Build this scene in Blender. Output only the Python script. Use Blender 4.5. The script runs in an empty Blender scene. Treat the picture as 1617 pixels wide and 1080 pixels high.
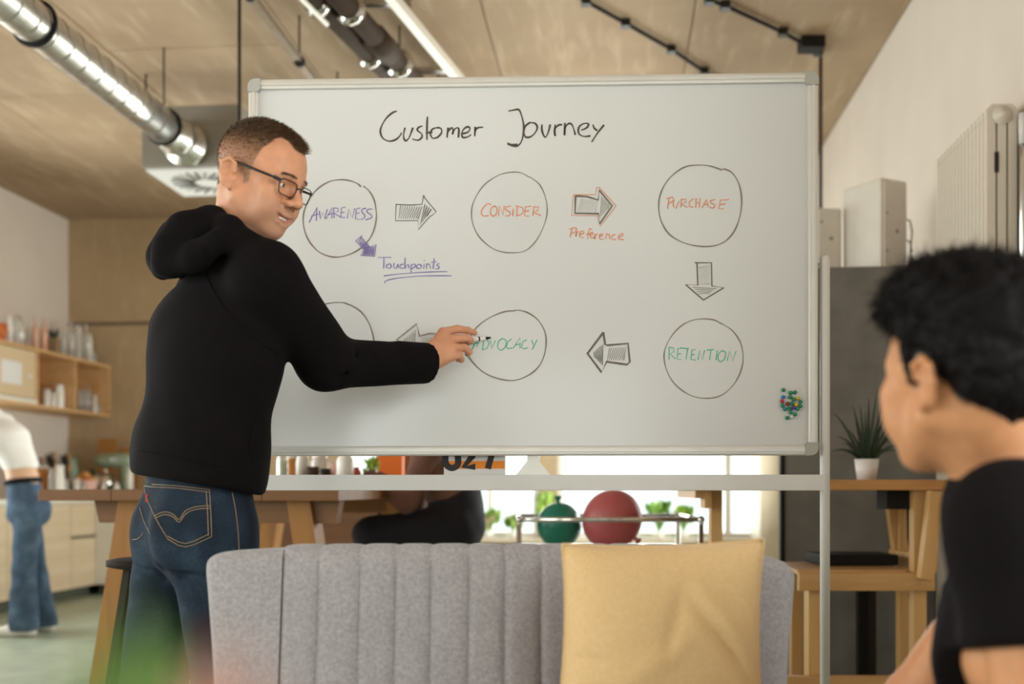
import bpy, bmesh, math, random
import numpy as np
from mathutils import Vector, Matrix, Euler
from mathutils.bvhtree import BVHTree

# ------------------------------------------------------------------ camera / light
SC = bpy.context.scene
COL = SC.collection
F, HX, HY, HC = 1700.0, 808.5, 770.0, 1.0        # focal length in px, horizon, eye height (frame 1617x1080)
TAN = 0.096                                       # the room is turned a little against the view axis
ANG = math.atan(TAN)
CEIL = 3.68

cam_d = bpy.data.cameras.new('camera')
cam = bpy.data.objects.new('camera', cam_d); COL.objects.link(cam)
cam.location = (0, 0, HC); cam.rotation_euler = (math.pi / 2, 0, ANG)     # room axes = world axes; the view is turned by ANG
cam_d.sensor_fit = 'HORIZONTAL'; cam_d.sensor_width = 36.0
cam_d.lens = 36.0 * F / 1617.0
cam_d.shift_y = (HY - 540.0) / 1617.0
cam_d.clip_start = 0.05
cam_d.dof.use_dof = True; cam_d.dof.focus_distance = 2.72; cam_d.dof.aperture_fstop = 2.0
SC.camera = cam

SC.view_settings.view_transform = 'Standard'; SC.view_settings.look = 'None'
SC.view_settings.gamma = 1.0; SC.view_settings.use_curve_mapping = False
SC.view_settings.exposure = 0.0
SC.cycles.max_bounces = 7; SC.cycles.diffuse_bounces = 4; SC.cycles.glossy_bounces = 3; SC.cycles.transparent_max_bounces = 10
SC.cycles.sample_clamp_indirect = 6.0; SC.cycles.caustics_reflective = False; SC.cycles.caustics_refractive = False

world = bpy.data.worlds.new('world'); SC.world = world; world.use_nodes = True
wn = world.node_tree; wn.nodes.clear()
wo = wn.nodes.new('ShaderNodeOutputWorld'); wb = wn.nodes.new('ShaderNodeBackground')
wb.inputs[0].default_value = (0.93, 0.97, 1.0, 1); wb.inputs[1].default_value = 1.7
wn.links.new(wb.outputs[0], wo.inputs[0])

# all builders below work in view-aligned coordinates (x right, y away, z up); objects get the turn CR when they are linked
CR = Matrix.Rotation(ANG, 3, 'Z')
def room(u, v, z=0.0):
    c, s = math.cos(ANG), math.sin(ANG)
    return Vector((u * c + v * s, -u * s + v * c, z))

def window_light(name, u, v, z, w, h, normal_deg, power, col=(1.0, 0.98, 0.962)):
    """daylight entering through a window opening; normal_deg = room-plane direction it shines to"""
    ld = bpy.data.lights.new(name, 'AREA'); ld.shape = 'RECTANGLE'; ld.size = w; ld.size_y = h
    ld.energy = power; ld.color = col
    o = bpy.data.objects.new(name, ld); COL.objects.link(o)
    o.location = CR @ room(u, v, z)
    d = math.radians(normal_deg)
    dirv = CR @ room(math.cos(d), math.sin(d)); dirv.z = 0
    o.rotation_euler = dirv.to_track_quat('-Z', 'Y').to_euler()
    return o

U_R, U_L, V_B, V_F = 1.622, -5.46, 10.32, -4.6     # room walls: right, left, back, front (behind the camera)
WZ0, WZ1 = 0.75, 2.9
FRONT_WIN = [(-4.6, -3.0), (-2.4, -0.9), (-0.2, 1.2)]
LEFT_WIN = [(-3.6, -1.2), (-0.4, 2.0), (2.8, 5.2), (6.0, 8.3)]  # the last opening is out of view, added to light the kitchen
RIGHT_WIN = [(-3.9, -1.7), (-1.2, 1.0)]
RIGHT_ADDED = (6.2, 9.3, 0.75, 2.0)  # unseen window, added to brighten the kitchen wall and shelf
BACK_WIN = [(-2.62, -1.78), (-1.68, -0.73), (-0.55, 1.335)]
L_FRONT, L_LEFT, L_RIGHT, L_BACK, L_ADDED = 10.0, 25.0, 25.0, 24.0, 60.0      # watts per square metre of window
for a, b in FRONT_WIN:
    window_light('window_light', (a + b) / 2, V_F - 0.22, (0.95 + 2.35) / 2, b - a, 1.4, 90, L_FRONT * (b - a) * 1.4)
for a, b in LEFT_WIN:
    window_light('window_light', U_L - 0.22, (a + b) / 2, (WZ0 + WZ1) / 2, b - a, WZ1 - WZ0, 0, L_LEFT * (b - a) * (WZ1 - WZ0))
for a, b in RIGHT_WIN:
    window_light('window_light', U_R + 0.22, (a + b) / 2, (WZ0 + WZ1) / 2, b - a, WZ1 - WZ0, 180, L_RIGHT * (b - a) * (WZ1 - WZ0))
window_light('window_light', U_R + 0.22, 7.75, 1.375, 3.1, 1.25, 180, L_ADDED * 3.1 * 1.25)  # lamp of the added far right window, brightens the kitchen
for a, b in BACK_WIN:
    window_light('window_light', (a + b) / 2, V_B + 0.3, 1.5, b - a, 1.9, -90, L_BACK * (b - a) * 1.9, (0.96, 0.99, 1.0))

# ------------------------------------------------------------------ helpers
def P(px, py, D):
    return Vector(((px - HX) / F * D, D, HC + (HY - py) / F * D))
def PZ(px, py, z):                      # the point of a pixel's ray at height z
    return P(px, py, (z - HC) * F / (HY - py))
def hexc(h, a=1.0):
    h = h.lstrip('#'); r = [int(h[i:i + 2], 16) / 255 for i in (0, 2, 4)]
    return tuple((c / 12.92 if c <= 0.04045 else ((c + 0.055) / 1.055) ** 2.4) for c in r) + (a,)

MATS = {}
def _bsdf(name):
    m = bpy.data.materials.new(name); m.use_nodes = True
    return m, m.node_tree, m.node_tree.nodes['Principled BSDF']
def mat(name, col, rough=0.5, metal=0.0, var=0.06, scale=12.0, bump=0.0, bscale=None, spec=0.5,
        stretch=(1, 1, 1), sheen=0.0, coat=0.0, emit=0.0, sss=0.0, var2=None, trans=0.0):
    """procedural: noise-varied colour, optional bump"""
    if name in MATS: return MATS[name]
    m, nt, b = _bsdf(name); N, L = nt.nodes, nt.links
    c = hexc(col) if isinstance(col, str) else tuple(col) + (1,)
    tc = N.new('ShaderNodeTexCoord'); mp = N.new('ShaderNodeMapping'); mp.inputs['Scale'].default_value = stretch
    L.new(tc.outputs['Object'], mp.inputs[0])
    no = N.new('ShaderNodeTexNoise'); no.inputs['Scale'].default_value = scale; no.inputs['Detail'].default_value = 4
    L.new(mp.outputs[0], no.inputs['Vector'])
    rp = N.new('ShaderNodeValToRGB')
    c2 = hexc(var2) if var2 else tuple(min(1, x * (1 + var)) for x in c[:3]) + (1,)
    rp.color_ramp.elements[0].position = 0.3; rp.color_ramp.elements[1].position = 0.7
    rp.color_ramp.elements[0].color = (c if var2 else tuple(x * (1 - var) for x in c[:3]) + (1,)); rp.color_ramp.elements[1].color = c2
    L.new(no.outputs['Fac'], rp.inputs[0]); L.new(rp.outputs[0], b.inputs['Base Color'])
    b.inputs['Roughness'].default_value = rough; b.inputs['Metallic'].default_value = metal
    b.inputs['Specular IOR Level'].default_value = spec
    b.inputs['Sheen Weight'].default_value = sheen; b.inputs['Coat Weight'].default_value = coat
    b.inputs['Transmission Weight'].default_value = trans
    if sss: b.inputs['Subsurface Weight'].default_value = sss; b.inputs['Subsurface Radius'].default_value = (0.012, 0.005, 0.003); b.inputs['Subsurface Scale'].default_value = 1.0
    if emit: b.inputs['Emission Color'].default_value = c; b.inputs['Emission Strength'].default_value = emit
    if bump:
        n2 = N.new('ShaderNodeTexNoise'); n2.inputs['Scale'].default_value = bscale or scale * 4; n2.inputs['Detail'].default_value = 3
        L.new(mp.outputs[0], n2.inputs['Vector'])
        bp = N.new('ShaderNodeBump'); bp.inputs['Strength'].default_value = bump; bp.inputs['Distance'].default_value = 0.004
        L.new(n2.outputs['Fac'], bp.inputs['Height']); L.new(bp.outputs[0], b.inputs['Normal'])
    MATS[name] = m
    return m
def wood(name, c1, c2, axis='X', scale=1.0, rough=0.5, spec=0.4, coat=0.0):
    if name in MATS: return MATS[name]
    m, nt, b = _bsdf(name); N, L = nt.nodes, nt.links
    tc = N.new('ShaderNodeTexCoord'); mp = N.new('ShaderNodeMapping')
    s = {'X': (1.2, 22, 22), 'Y': (22, 1.2, 22), 'Z': (22, 22, 1.2)}[axis]
    mp.inputs['Scale'].default_value = tuple(k * scale for k in s)
    L.new(tc.outputs['Object'], mp.inputs[0])
    no = N.new('ShaderNodeTexNoise'); no.inputs['Scale'].default_value = 1.0; no.inputs['Detail'].default_value = 6; no.inputs['Distortion'].default_value = 1.2
    L.new(mp.outputs[0], no.inputs['Vector'])
    rp = N.new('ShaderNodeValToRGB'); rp.color_ramp.elements[0].position = 0.3; rp.color_ramp.elements[1].position = 0.68
    rp.color_ramp.elements[0].color = hexc(c1); rp.color_ramp.elements[1].color = hexc(c2)
    L.new(no.outputs['Fac'], rp.inputs[0]); L.new(rp.outputs[0], b.inputs['Base Color'])
    bp = N.new('ShaderNodeBump'); bp.inputs['Strength'].default_value = 0.12; bp.inputs['Distance'].default_value = 0.002
    L.new(no.outputs['Fac'], bp.inputs['Height']); L.new(bp.outputs[0], b.inputs['Normal'])
    b.inputs['Roughness'].default_value = rough; b.inputs['Specular IOR Level'].default_value = spec; b.inputs['Coat Weight'].default_value = coat
    MATS[name] = m
    return m
def glass(name, tint='#ffffff', amount=0.12, rough=0.02, body=0.0):
    if name in MATS: return MATS[name]
    m = bpy.data.materials.new(name); m.use_nodes = True; nt = m.node_tree; nt.nodes.clear()
    o = nt.nodes.new('ShaderNodeOutputMaterial'); mx = nt.nodes.new('ShaderNodeMixShader')
    t = nt.nodes.new('ShaderNodeBsdfTransparent'); g = nt.nodes.new('ShaderNodeBsdfGlossy')
    fr = nt.nodes.new('ShaderNodeLayerWeight'); fr.inputs[0].default_value = amount
    no = nt.nodes.new('ShaderNodeTexNoise'); no.inputs['Scale'].default_value = 5
    mr = nt.nodes.new('ShaderNodeMapRange'); mr.inputs['To Min'].default_value = rough; mr.inputs['To Max'].default_value = rough + 0.03
    nt.links.new(no.outputs['Fac'], mr.inputs['Value']); nt.links.new(mr.outputs[0], g.inputs['Roughness'])
    t.inputs[0].default_value = hexc(tint); g.inputs[0].default_value = (1, 1, 1, 1)
    nt.links.new(fr.outputs['Facing'] if amount > 0.3 else fr.outputs['Fresnel'], mx.inputs[0])
    if body:
        df = nt.nodes.new('ShaderNodeBsdfDiffuse'); df.inputs[0].default_value = hexc(tint); m2 = nt.nodes.new('ShaderNodeMixShader'); m2.inputs[0].default_value = body
        nt.links.new(t.outputs[0], m2.inputs[1]); nt.links.new(df.outputs[0], m2.inputs[2]); t = m2
    nt.links.new(t.outputs[0], mx.inputs[1]); nt.links.new(g.outputs[0], mx.inputs[2]); nt.links.new(mx.outputs[0], o.inputs[0])
    MATS[name] = m
    return m

ORIG = {}
def tag(o, label=None, cat=None, group=None, kind=None):
    if label: o['label'] = label
    if cat: o['category'] = cat
    if group: o['group'] = group
    if kind: o['kind'] = kind
    return o
def empty(name, loc, label=None, cat=None, group=None):
    o = bpy.data.objects.new(name, None); COL.objects.link(o); o.location = CR @ Vector(loc)
    o.empty_display_size = 0.05; ORIG[o] = Vector(loc)
    return tag(o, label, cat, group)
def copy_tree(o, loc=None, parent=None, label=None, rz=None):
    c = o.copy(); COL.objects.link(c); c.parent = parent
    if loc is not None: c.location = CR @ Vector(loc)
    if rz is not None: c.rotation_euler = (0, 0, rz)
    if label: c['label'] = label
    for ch in o.children: copy_tree(ch, parent=c)
    return c

class MB:
    """collects shapes (world coordinates through matrix M) and builds ONE mesh object"""
    def __init__(s, M=None):
        s.v, s.f, s.sm = [], [], []
        s.M = M or Matrix.Identity(4)
    def add(s, vs, fs, smooth=False):
        o = len(s.v); s.v += [s.M @ Vector(v) for v in vs]
        s.f += [tuple(i + o for i in f) for f in fs]; s.sm += [smooth] * len(fs)
        return s
    def box(s, x0, x1, y0, y1, z0, z1, bev=0.0):
        if bev <= 0:
            vs = [(x, y, z) for x in (x0, x1) for y in (y0, y1) for z in (z0, z1)]
            return s.add(vs, [(0, 1, 3, 2), (4, 6, 7, 5), (0, 4, 5, 1), (2, 3, 7, 6), (0, 2, 6, 4), (1, 5, 7, 3)])
        bm = bmesh.new(); bmesh.ops.create_cube(bm, size=1)
        for v in bm.verts: v.co = Vector((x0 + (v.co.x + .5) * (x1 - x0), y0 + (v.co.y + .5) * (y1 - y0), z0 + (v.co.z + .5) * (z1 - z0)))
        bmesh.ops.bevel(bm, geom=bm.edges[:], offset=bev, segments=2, affect='EDGES', profile=0.6)
        bm.verts.index_update()
        s.add([v.co.copy() for v in bm.verts], [tuple(v.index for v in f.verts) for f in bm.faces]); bm.free()
        return s
    def bar(s, a, b, w, h, up=(0, 0, 1)):
        """rectangular bar from a to b; w across, h along up"""
        a, b = Vector(a), Vector(b); d = (b - a).normalized(); up = Vector(up)
        x = d.cross(up).normalized(); y = x.cross(d).normalized()
        vs = [p + x * sx * w / 2 + y * sy * h / 2 for p in (a, b) for sx, sy in ((-1, -1), (1, -1), (1, 1), (-1, 1))]
        return s.add(vs, [(3, 2, 1, 0), (4, 5, 6, 7), (0, 1, 5, 4), (1, 2, 6, 5), (2, 3, 7, 6), (3, 0, 4, 7)])
    def tube(s, pts, r, n=10, closed=False, caps=True):
        pts = [Vector(p) for p in pts]; m = len(pts)
        rs = r if isinstance(r, (list, tuple)) else [r] * m
        vs, fs = [], []
        t0 = (pts[1] - pts[0]).normalized()
        ref = Vector((0, 0, 1)) if abs(t0.z) < 0.9 else Vector((1, 0, 0))
        x = t0.cross(ref).normalized()
        for i, p in enumerate(pts):
            if closed: t = (pts[(i + 1) % m] - pts[i - 1]).normalized()
            else: t = (pts[min(i + 1, m - 1)] - pts[max(i - 1, 0)]).normalized()
            x = (x - t * x.dot(t)).normalized(); y = t.cross(x)
            for k in range(n):
                a = 2 * math.pi * k / n
                vs.append(p + (x * math.cos(a) + y * math.sin(a)) * rs[i])
        for i in range(m if closed else m - 1):
            j = (i + 1) % m
            for k in range(n):
                fs.append((i * n + k, i * n + (k + 1) % n, j * n + (k + 1) % n, j * n + k))
        if caps and not closed:
            fs += [tuple(range(n))[::-1], tuple((m - 1) * n + k for k in range(n))]
        return s.add(vs, fs, True)
    def lathe(s, prof, c=(0, 0, 0), n=24, axis=(0, 0, 1), smooth=True):
        c, ax = Vector(c), Vector(axis).normalized()
        q = Vector((0, 0, 1)).rotation_difference(ax)
        vs, fs = [], []
        for r, z in prof:
            for k in range(n):
                a = 2 * math.pi * k / n
                vs.append(c + q @ Vector((max(r, 1e-5) * math.cos(a), max(r, 1e-5) * math.sin(a), z)))
        for i in range(len(prof) - 1):
            for k in range(n):
                fs.append((i * n + k, i * n + (k + 1) % n, (i + 1) * n + (k + 1) % n, (i + 1) * n + k))
        return s.add(vs, fs, smooth)
    def prism(s, poly, axis_a, axis_b, origin, thick):
        """flat polygon (2D list) in plane (axis_a, axis_b) at origin, extruded by vector thick"""
        A, B, O, T = Vector(axis_a), Vector(axis_b), Vector(origin), Vector(thick)
        n = len(poly); vs = [O + A * p[0] + B * p[1] for p in poly] + [O + A * p[0] + B * p[1] + T for p in poly]
        fs = [tuple(range(n))[::-1], tuple(range(n, 2 * n))] + [(i, (i + 1) % n, n + (i + 1) % n, n + i) for i in range(n)]
        return s.add(vs, fs)
    def grid(s, pts, smooth=True):
        """rows of points -> quad sheet"""
        nr, nc = len(pts), len(pts[0]); vs = [p for r in pts for p in r]
        return s.add(vs, [(i * nc + j, i * nc + j + 1, (i + 1) * nc + j + 1, (i + 1) * nc + j) for i in range(nr - 1) for j in range(nc - 1)], smooth)
    def build(s, name, material, parent=None, loc=None, label=None, cat=None, group=None, kind=None, fix=True):
        me = bpy.data.meshes.new(name)
        o = bpy.data.objects.new(name, me); COL.objects.link(o)
        if parent is not None:
            org = ORIG[parent]; o.parent = parent; ORIG[o] = org
        else:
            org = Vector(loc) if loc is not None else Vector((0, 0, 0)); o.location = CR @ org; ORIG[o] = org
        me.from_pydata([CR @ (v - org) for v in s.v], [], s.f)
        me.polygons.foreach_set('use_smooth', s.sm)
        if fix:
            bm = bmesh.new(); bm.from_mesh(me); bmesh.ops.recalc_face_normals(bm, faces=bm.faces[:]); bm.to_mesh(me); bm.free()
        me.update()
        if material: me.materials.append(material if not isinstance(material, str) else MATS[material])
        return tag(o, label, cat, group, kind)
RM = Matrix.Rotation(-ANG, 4, 'Z')               # room coordinates (u, v, z) -> world
def RB(): return MB(RM)
# ------------------------------------------------------------------ materials of the room
def concrete(name, c1, c2, c3):
    m, nt, b = _bsdf(name); N, L = nt.nodes, nt.links
    tc = N.new('ShaderNodeTexCoord')
    n1 = N.new('ShaderNodeTexNoise'); n1.inputs['Scale'].default_value = 1.1; n1.inputs['Detail'].default_value = 5; n1.inputs['Roughness'].default_value = .62
    mp = N.new('ShaderNodeMapping'); mp.inputs['Scale'].default_value = (9, 1.3, 3); mp.inputs['Rotation'].default_value = (0, 0, 0.1)
    n2 = N.new('ShaderNodeTexNoise'); n2.inputs['Scale'].default_value = 1.6; n2.inputs['Detail'].default_value = 5
    L.new(tc.outputs['Object'], n1.inputs['Vector']); L.new(tc.outputs['Object'], mp.inputs[0]); L.new(mp.outputs[0], n2.inputs['Vector'])
    r1 = N.new('ShaderNodeValToRGB'); r1.color_ramp.elements[0].color = hexc(c1); r1.color_ramp.elements[1].color = hexc(c2)
    r1.color_ramp.elements[0].position = .3; r1.color_ramp.elements[1].position = .7
    L.new(n1.outputs['Fac'], r1.inputs[0])
    r2 = N.new('ShaderNodeValToRGB'); r2.color_ramp.elements[0].position = .52; r2.color_ramp.elements[1].position = .8
    r2.color_ramp.elements[0].color = (0, 0, 0, 1); r2.color_ramp.elements[1].color = (.6, .6, .6, 1)
    L.new(n2.outputs['Fac'], r2.inputs[0])
    mx = N.new('ShaderNodeMix'); mx.data_type = 'RGBA'; mx.inputs['B'].default_value = hexc(c3)
    L.new(r2.outputs[0], mx.inputs['Factor']); L.new(r1.outputs[0], mx.inputs['A']); L.new(mx.outputs['Result'], b.inputs['Base Color'])
    bp = N.new('ShaderNodeBump'); bp.inputs['Strength'].default_value = .25; bp.inputs['Distance'].default_value = .006
    L.new(n2.outputs['Fac'], bp.inputs['Height']); L.new(bp.outputs[0], b.inputs['Normal'])
    b.inputs['Roughness'].default_value = .8; b.inputs['Specular IOR Level'].default_value = .25
    MATS[name] = m
concrete('ceiling_concrete', '#967d64', '#a99177', '#c3ad93')
concrete('wall_concrete', '#ab9272', '#b89f80', '#c2ab8c')
mat('plaster', '#d3c6bb', .85, var=.03, scale=3, bump=.08, bscale=60, spec=.2)
mat('joint', '#6f5c49', .9, var=.1)
mat('floor_green', '#a2ab98', .42, var=.16, scale=5, bump=.05, bscale=30)
mat('frame_white', '#e3ded8', .45, var=.03)
mat('sill_beige', '#c4b49c', .6, var=.05)
mat('grey_felt', '#75706a', .95, var=.16, scale=6, bump=.3, bscale=220, spec=.15)
glass('pane_glass', '#fbfffd', .12)
glass('clear_glass_glint', '#f1f1ee', .42, .03, .38)  # whitish diffuse share paints in the bright highlights of the glassware
mat('galvanised', '#c9c4bd', .28, metal=.95, var=.12, scale=18, stretch=(1, 1, 1))
mat('box_grey', '#8d867c', .5, metal=.25, var=.08, scale=4)
mat('chrome', '#d6d3cf', .12, metal=1.0, var=.02)
mat('dark_metal', '#2b2622', .5, metal=.5, var=.1)
mat('black_plastic', '#15110f', .75, var=.1, spec=.25)
mat('pipe_brown', '#463930', .75, var=.1, spec=.2)
mat('white_metal', '#dcd9d6', .35, var=.02, spec=.4)
mat('light_rail', '#e9e2d6', .4, var=.02)

# ------------------------------------------------------------------ room shell
RB().box(U_L - .3, U_R + .3, V_F - .3, V_B + .3, -.12, 0).build('floor', 'floor_green', kind='structure')
ceil = RB().box(U_L - .3, U_R + .3, V_F - .3, V_B + .3, CEIL + .012, CEIL + .25).build('ceiling', 'joint', kind='structure')
random.seed(4)
pu, pv = 1.18, 2.05
shift = 0
u = U_L
k = 0
while u < U_R:
    v = V_F - (k % 3) * .68
    while v < V_B:
        a, b, c, d = max(u, U_L), min(u + pu, U_R), max(v, V_F), min(v + pv, V_B)
        if b - a > .03 and d - c > .03:
            dz = random.uniform(-.003, .002)
            RB().box(a + .004, b - .004, c + .004, d - .004, CEIL + dz, CEIL + .02).build('panel', 'ceiling_concrete', parent=ceil)
        v += pv
    u += pu; k += 1

def wall_with_windows(name, along, pos, thick, lo, hi, wins, z0, z1, material):
    """wall running along 'u' or 'v' with rectangular openings"""
    m = RB()
    def blk(a, b, za, zb):
        if b - a < 1e-4 or zb - za < 1e-4: return
        t0, t1 = min(pos, pos + thick), max(pos, pos + thick)
        if along == 'u': m.box(a, b, t0, t1, za, zb)
        else: m.box(t0, t1, a, b, za, zb)
    if not wins: blk(lo, hi, 0, CEIL + .1)
    else:
        e = lo
        for w in sorted(wins):
            wz0, wz1 = w[2:] if len(w) == 4 else (z0, z1)
            blk(e, w[0], 0, CEIL + .1); blk(w[0], w[1], 0, wz0); blk(w[0], w[1], wz1, CEIL + .1); e = w[1]
        blk(e, hi, 0, CEIL + .1)
    return m.build(name, material, kind='structure')
wall_with_windows('wall_front', 'u', V_F, -.2, U_L - .2, U_R + .2, FRONT_WIN, .95, 2.35, 'plaster')
wall_with_windows('wall_left', 'v', U_L, -.2, V_F - .2, V_B + .2, LEFT_WIN, WZ0, WZ1, 'plaster')
wall_with_windows('wall_right', 'v', U_R, .2, V_F - .2, V_B + .2, RIGHT_WIN + [RIGHT_ADDED], WZ0, WZ1, 'plaster')
BZ0, BZ1 = .52, 2.5
wall_with_windows('wall_back', 'u', V_B, .25, U_L - .2, U_R + .2, BACK_WIN, BZ0, BZ1, 'wall_concrete')
# pale pilaster in the corner beside the tall grey cabinet
RB().box(1.262, U_R, 9.6, V_B, 0, CEIL).build('trim_1', 'sill_beige', kind='structure')
RB().box(-3.97, -3.91, V_B - .06, V_B, .9, CEIL - .02).build('trim_2', 'sill_beige', kind='structure')
RB().box(U_L, BACK_WIN[0][0] - .25, V_B - .012, V_B, 2.62, 2.65).build('trim_3', 'joint', kind='structure')

def window(n, along, pos, inward, a, b, z0, z1, mull):
    """frame, glass panes and mullions in an opening"""
    fr = RB(); w = .055
    def bx(m, p0, p1, za, zb, d0=.02, d1=.09):
        t0, t1 = sorted((pos - inward * d0, pos - inward * d1))
        if along == 'u': m.box(p0, p1, t0, t1, za, zb)
        else: m.box(t0, t1, p0, p1, za, zb)
    bx(fr, a, b, z0, z0 + w); bx(fr, a, b, z1 - w, z1); bx(fr, a, a + w, z0 + w, z1 - w); bx(fr, b - w, b, z0 + w, z1 - w)
    o = fr.build('window_%d' % n, 'frame_white', kind='structure')
    xs = [a + w] + [a + (b - a) * t for t in mull] + [b - w]
    for x in xs[1:-1]:
        m = RB(); bx(m, x - .03, x + .03, z0 + w, z1 - w); m.build('mullion', 'frame_white', parent=o)
    for x0, x1 in zip(xs[:-1], xs[1:]):
        m = RB(); bx(m, x0, x1, z0 + w, z1 - w, .05, .058); m.build('pane', 'pane_glass', parent=o)
    m = RB(); bx(m, a - .04, b + .04, z0 - .04, z0, -.2, .02); m.build('window_sill', 'sill_beige', parent=o)
    return o
n = 1
for a, b in BACK_WIN: window(n, 'u', V_B, -1, a, b, BZ0, BZ1, [.5] if b - a < 1.3 else [.854]); n += 1
for a, b in FRONT_WIN: window(n, 'u', V_F, 1, a, b, .95, 2.35, [.5]); n += 1
for a, b in LEFT_WIN: window(n, 'v', U_L, 1, a, b, WZ0, WZ1, [.5]); n += 1
for a, b in RIGHT_WIN: window(n, 'v', U_R, -1, a, b, WZ0, WZ1, [.5]); n += 1
window(n, 'v', U_R, -1, *RIGHT_ADDED, [.33, .66])  # frame and panes for the added, unseen window

# ------------------------------------------------------------------ ceiling services
# spiral duct: room-parallel line through pixels (0,20) and (300,210)
DZ = HC + 2.2; DU = -2.74
def duct_pt(v): return Vector((DU, v, DZ))
droot = empty('ventilation_duct', room(DU, 5.6, DZ - .1), 'round galvanised spiral duct hanging below the concrete ceiling', 'duct')
m = RB(); pts = [duct_pt(v) for v in np.linspace(2.6, 6.35, 8)]
m.tube(pts, .098, 28); m.build('duct_pipe', 'galvanised', droot)
m = RB()
for v in np.arange(2.7, 6.3, .155):      # spiral lock seams
    ring = [duct_pt(v) + Vector((.099 * math.cos(t), .045 * math.sin(t * .5 - .8), .099 * math.sin(t))) for t in np.linspace(0, 2 * math.pi, 25)[:-1]]
    m.tube(ring, .0035, 5, closed=True)
m.build('seam', 'box_grey', droot, kind='stuff')
for v in (4.86, 6.33):
    m = RB(); ring = [duct_pt(v) + Vector((.104 * math.cos(t), 0, .104 * math.sin(t))) for t in np.linspace(0, 2 * math.pi, 29)[:-1]]
    m.tube(ring, .013, 8, closed=True); m.build('clamp', 'black_plastic', droot)
    RB().tube([(DU, v, DZ + .1), (DU, v, CEIL)], .006, 6).build('hanger_rod', 'dark_metal', droot)
m = RB(); m.lathe([(.098, 0), (.1, .12), (.118, .14), (.118, .17), (.1, .18), (.1, .27), (.14, .29), (.145, .33), (.12, .345)], duct_pt(6.35), 28, (0, 1, 0))
m.build('duct_coupling', 'galvanised', droot)
bx0, bv0, bs = DU - .31, 6.70, .66
broot = empty('diffuser_box', room(DU, bv0 + .3, 3.06), 'grey sheet metal plenum box with a swirl diffuser under the ceiling', 'vent')
m = RB(); m.box(bx0, bx0 + bs, bv0, bv0 + bs, 3.07, 3.46, .006); m.build('housing', 'box_grey', broot)
m = RB(); m.box(bx0 + .02, bx0 + bs - .02, bv0 + .02, bv0 + bs - .02, 3.052, 3.07, .004); m.build('diffuser_plate', 'white_metal', broot)
cx, cv = bx0 + bs / 2, bv0 + bs / 2
for i in range(24):
    t = 2 * math.pi * i / 24
    m = RB(); a = Vector((cx + .1 * math.cos(t), cv + .1 * math.sin(t), 3.05)); b = Vector((cx + .25 * math.cos(t + .25), cv + .25 * math.sin(t + .25), 3.05))
    m.bar(a, b, .012, .006); m.build('swirl_slot', 'black_plastic' if i % 3 else 'box_grey', broot)
for su in (0, 1):
    RB().tube([(bx0 + .02 + su * (bs - .04), bv0 + .02, 3.46), (bx0 + .02 + su * (bs - .04), bv0 + .02, CEIL)], .006, 6).build('hanger_rod', 'dark_metal', broot)

def run_pts(p0, p1, z, ext0=1.2, ext1=1.6):
    a, b = PZ(*p0, z), PZ(*p1, z); d = (b - a).normalized()
    return a - d * ext0, b + d * ext1
def strip(name, p0, p1, z, r, material, label, cat, clips=(), rods=(), square=None, e0=1.2, e1=1.6):
    a, b = run_pts(p0, p1, z, e0, e1)
    root = empty(name, (a + b) / 2, label, cat)
    m = MB()
    if square: m.bar(a, b, square[0], square[1])
    else: m.tube([a, b], r, 14)
    m.build('run', material, root)
    L_ = (b - a)
    for t in clips:
        c = a + L_ * t
        m = MB(); m.tube([c - L_.normalized() * .02, c + L_.normalized() * .02], r * 1.35 + .004, 12); m.build('clip', 'chrome' if not square else 'black_plastic', root)
        MB().tube([c + Vector((0, 0, r)), Vector((c.x, c.y, CEIL))], .006, 6).build('hanger_rod', 'dark_metal', root)
    return root
strip('cable_rail', (400, 0), (490, 120), 3.42, .02, 'galvanised', 'slim grey cable rail with dark joints hanging over the man in the hoodie', 'rail', (.3, .52, .74), square=(.045, .03))
strip('ceiling_pipe', (497, 0), (618, 122), 3.46, .05, 'pipe_brown', 'dark brown ceiling pipe carrying a slim conduit at its side', 'pipe', (.32, .5, .7))
strip('ceiling_pipe', (540, 0), (650, 122), 3.46, .058, 'pipe_brown', 'dark brown ceiling pipe with a thick sleeve, next to the white rail', 'pipe', (.34, .53, .72))
strip('conduit', (478, 0), (510, 32), 3.36, .012, 'light_rail', 'thin pale conduit beside the dark brown ceiling pipes', 'pipe', e1=.05)
strip('light_rail', (622, 0), (722, 122), 3.5, .02, 'light_rail', 'straight white lighting rail hung under the concrete ceiling', 'rail', square=(.05, .05))
sl = MB(); a, b = run_pts((565, 30), (650, 122), 3.46, 0, 0); sl.tube([a + (b - a) * .28, a + (b - a) * .55], .072, 14); 
sl.build('pipe_sleeve', 'pipe_brown', loc=a, label='thicker dark sleeve wrapped round a brown ceiling pipe', cat='pipe')
# cross brackets that carry the pipes
for i, (pa, pb) in enumerate([((535, 5), (650, 5)), ((648, 112), (715, 110))]):
    a, b = PZ(*pa, 3.56), PZ(*pb, 3.56)
    MB().bar(a, b, .04, .03).build('pipe_bracket', 'galvanised', loc=a, label=['grey cross bracket above the dark brown pipes', 'grey cross bracket between brown pipe and white rail end'][i], cat='bracket')
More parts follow.
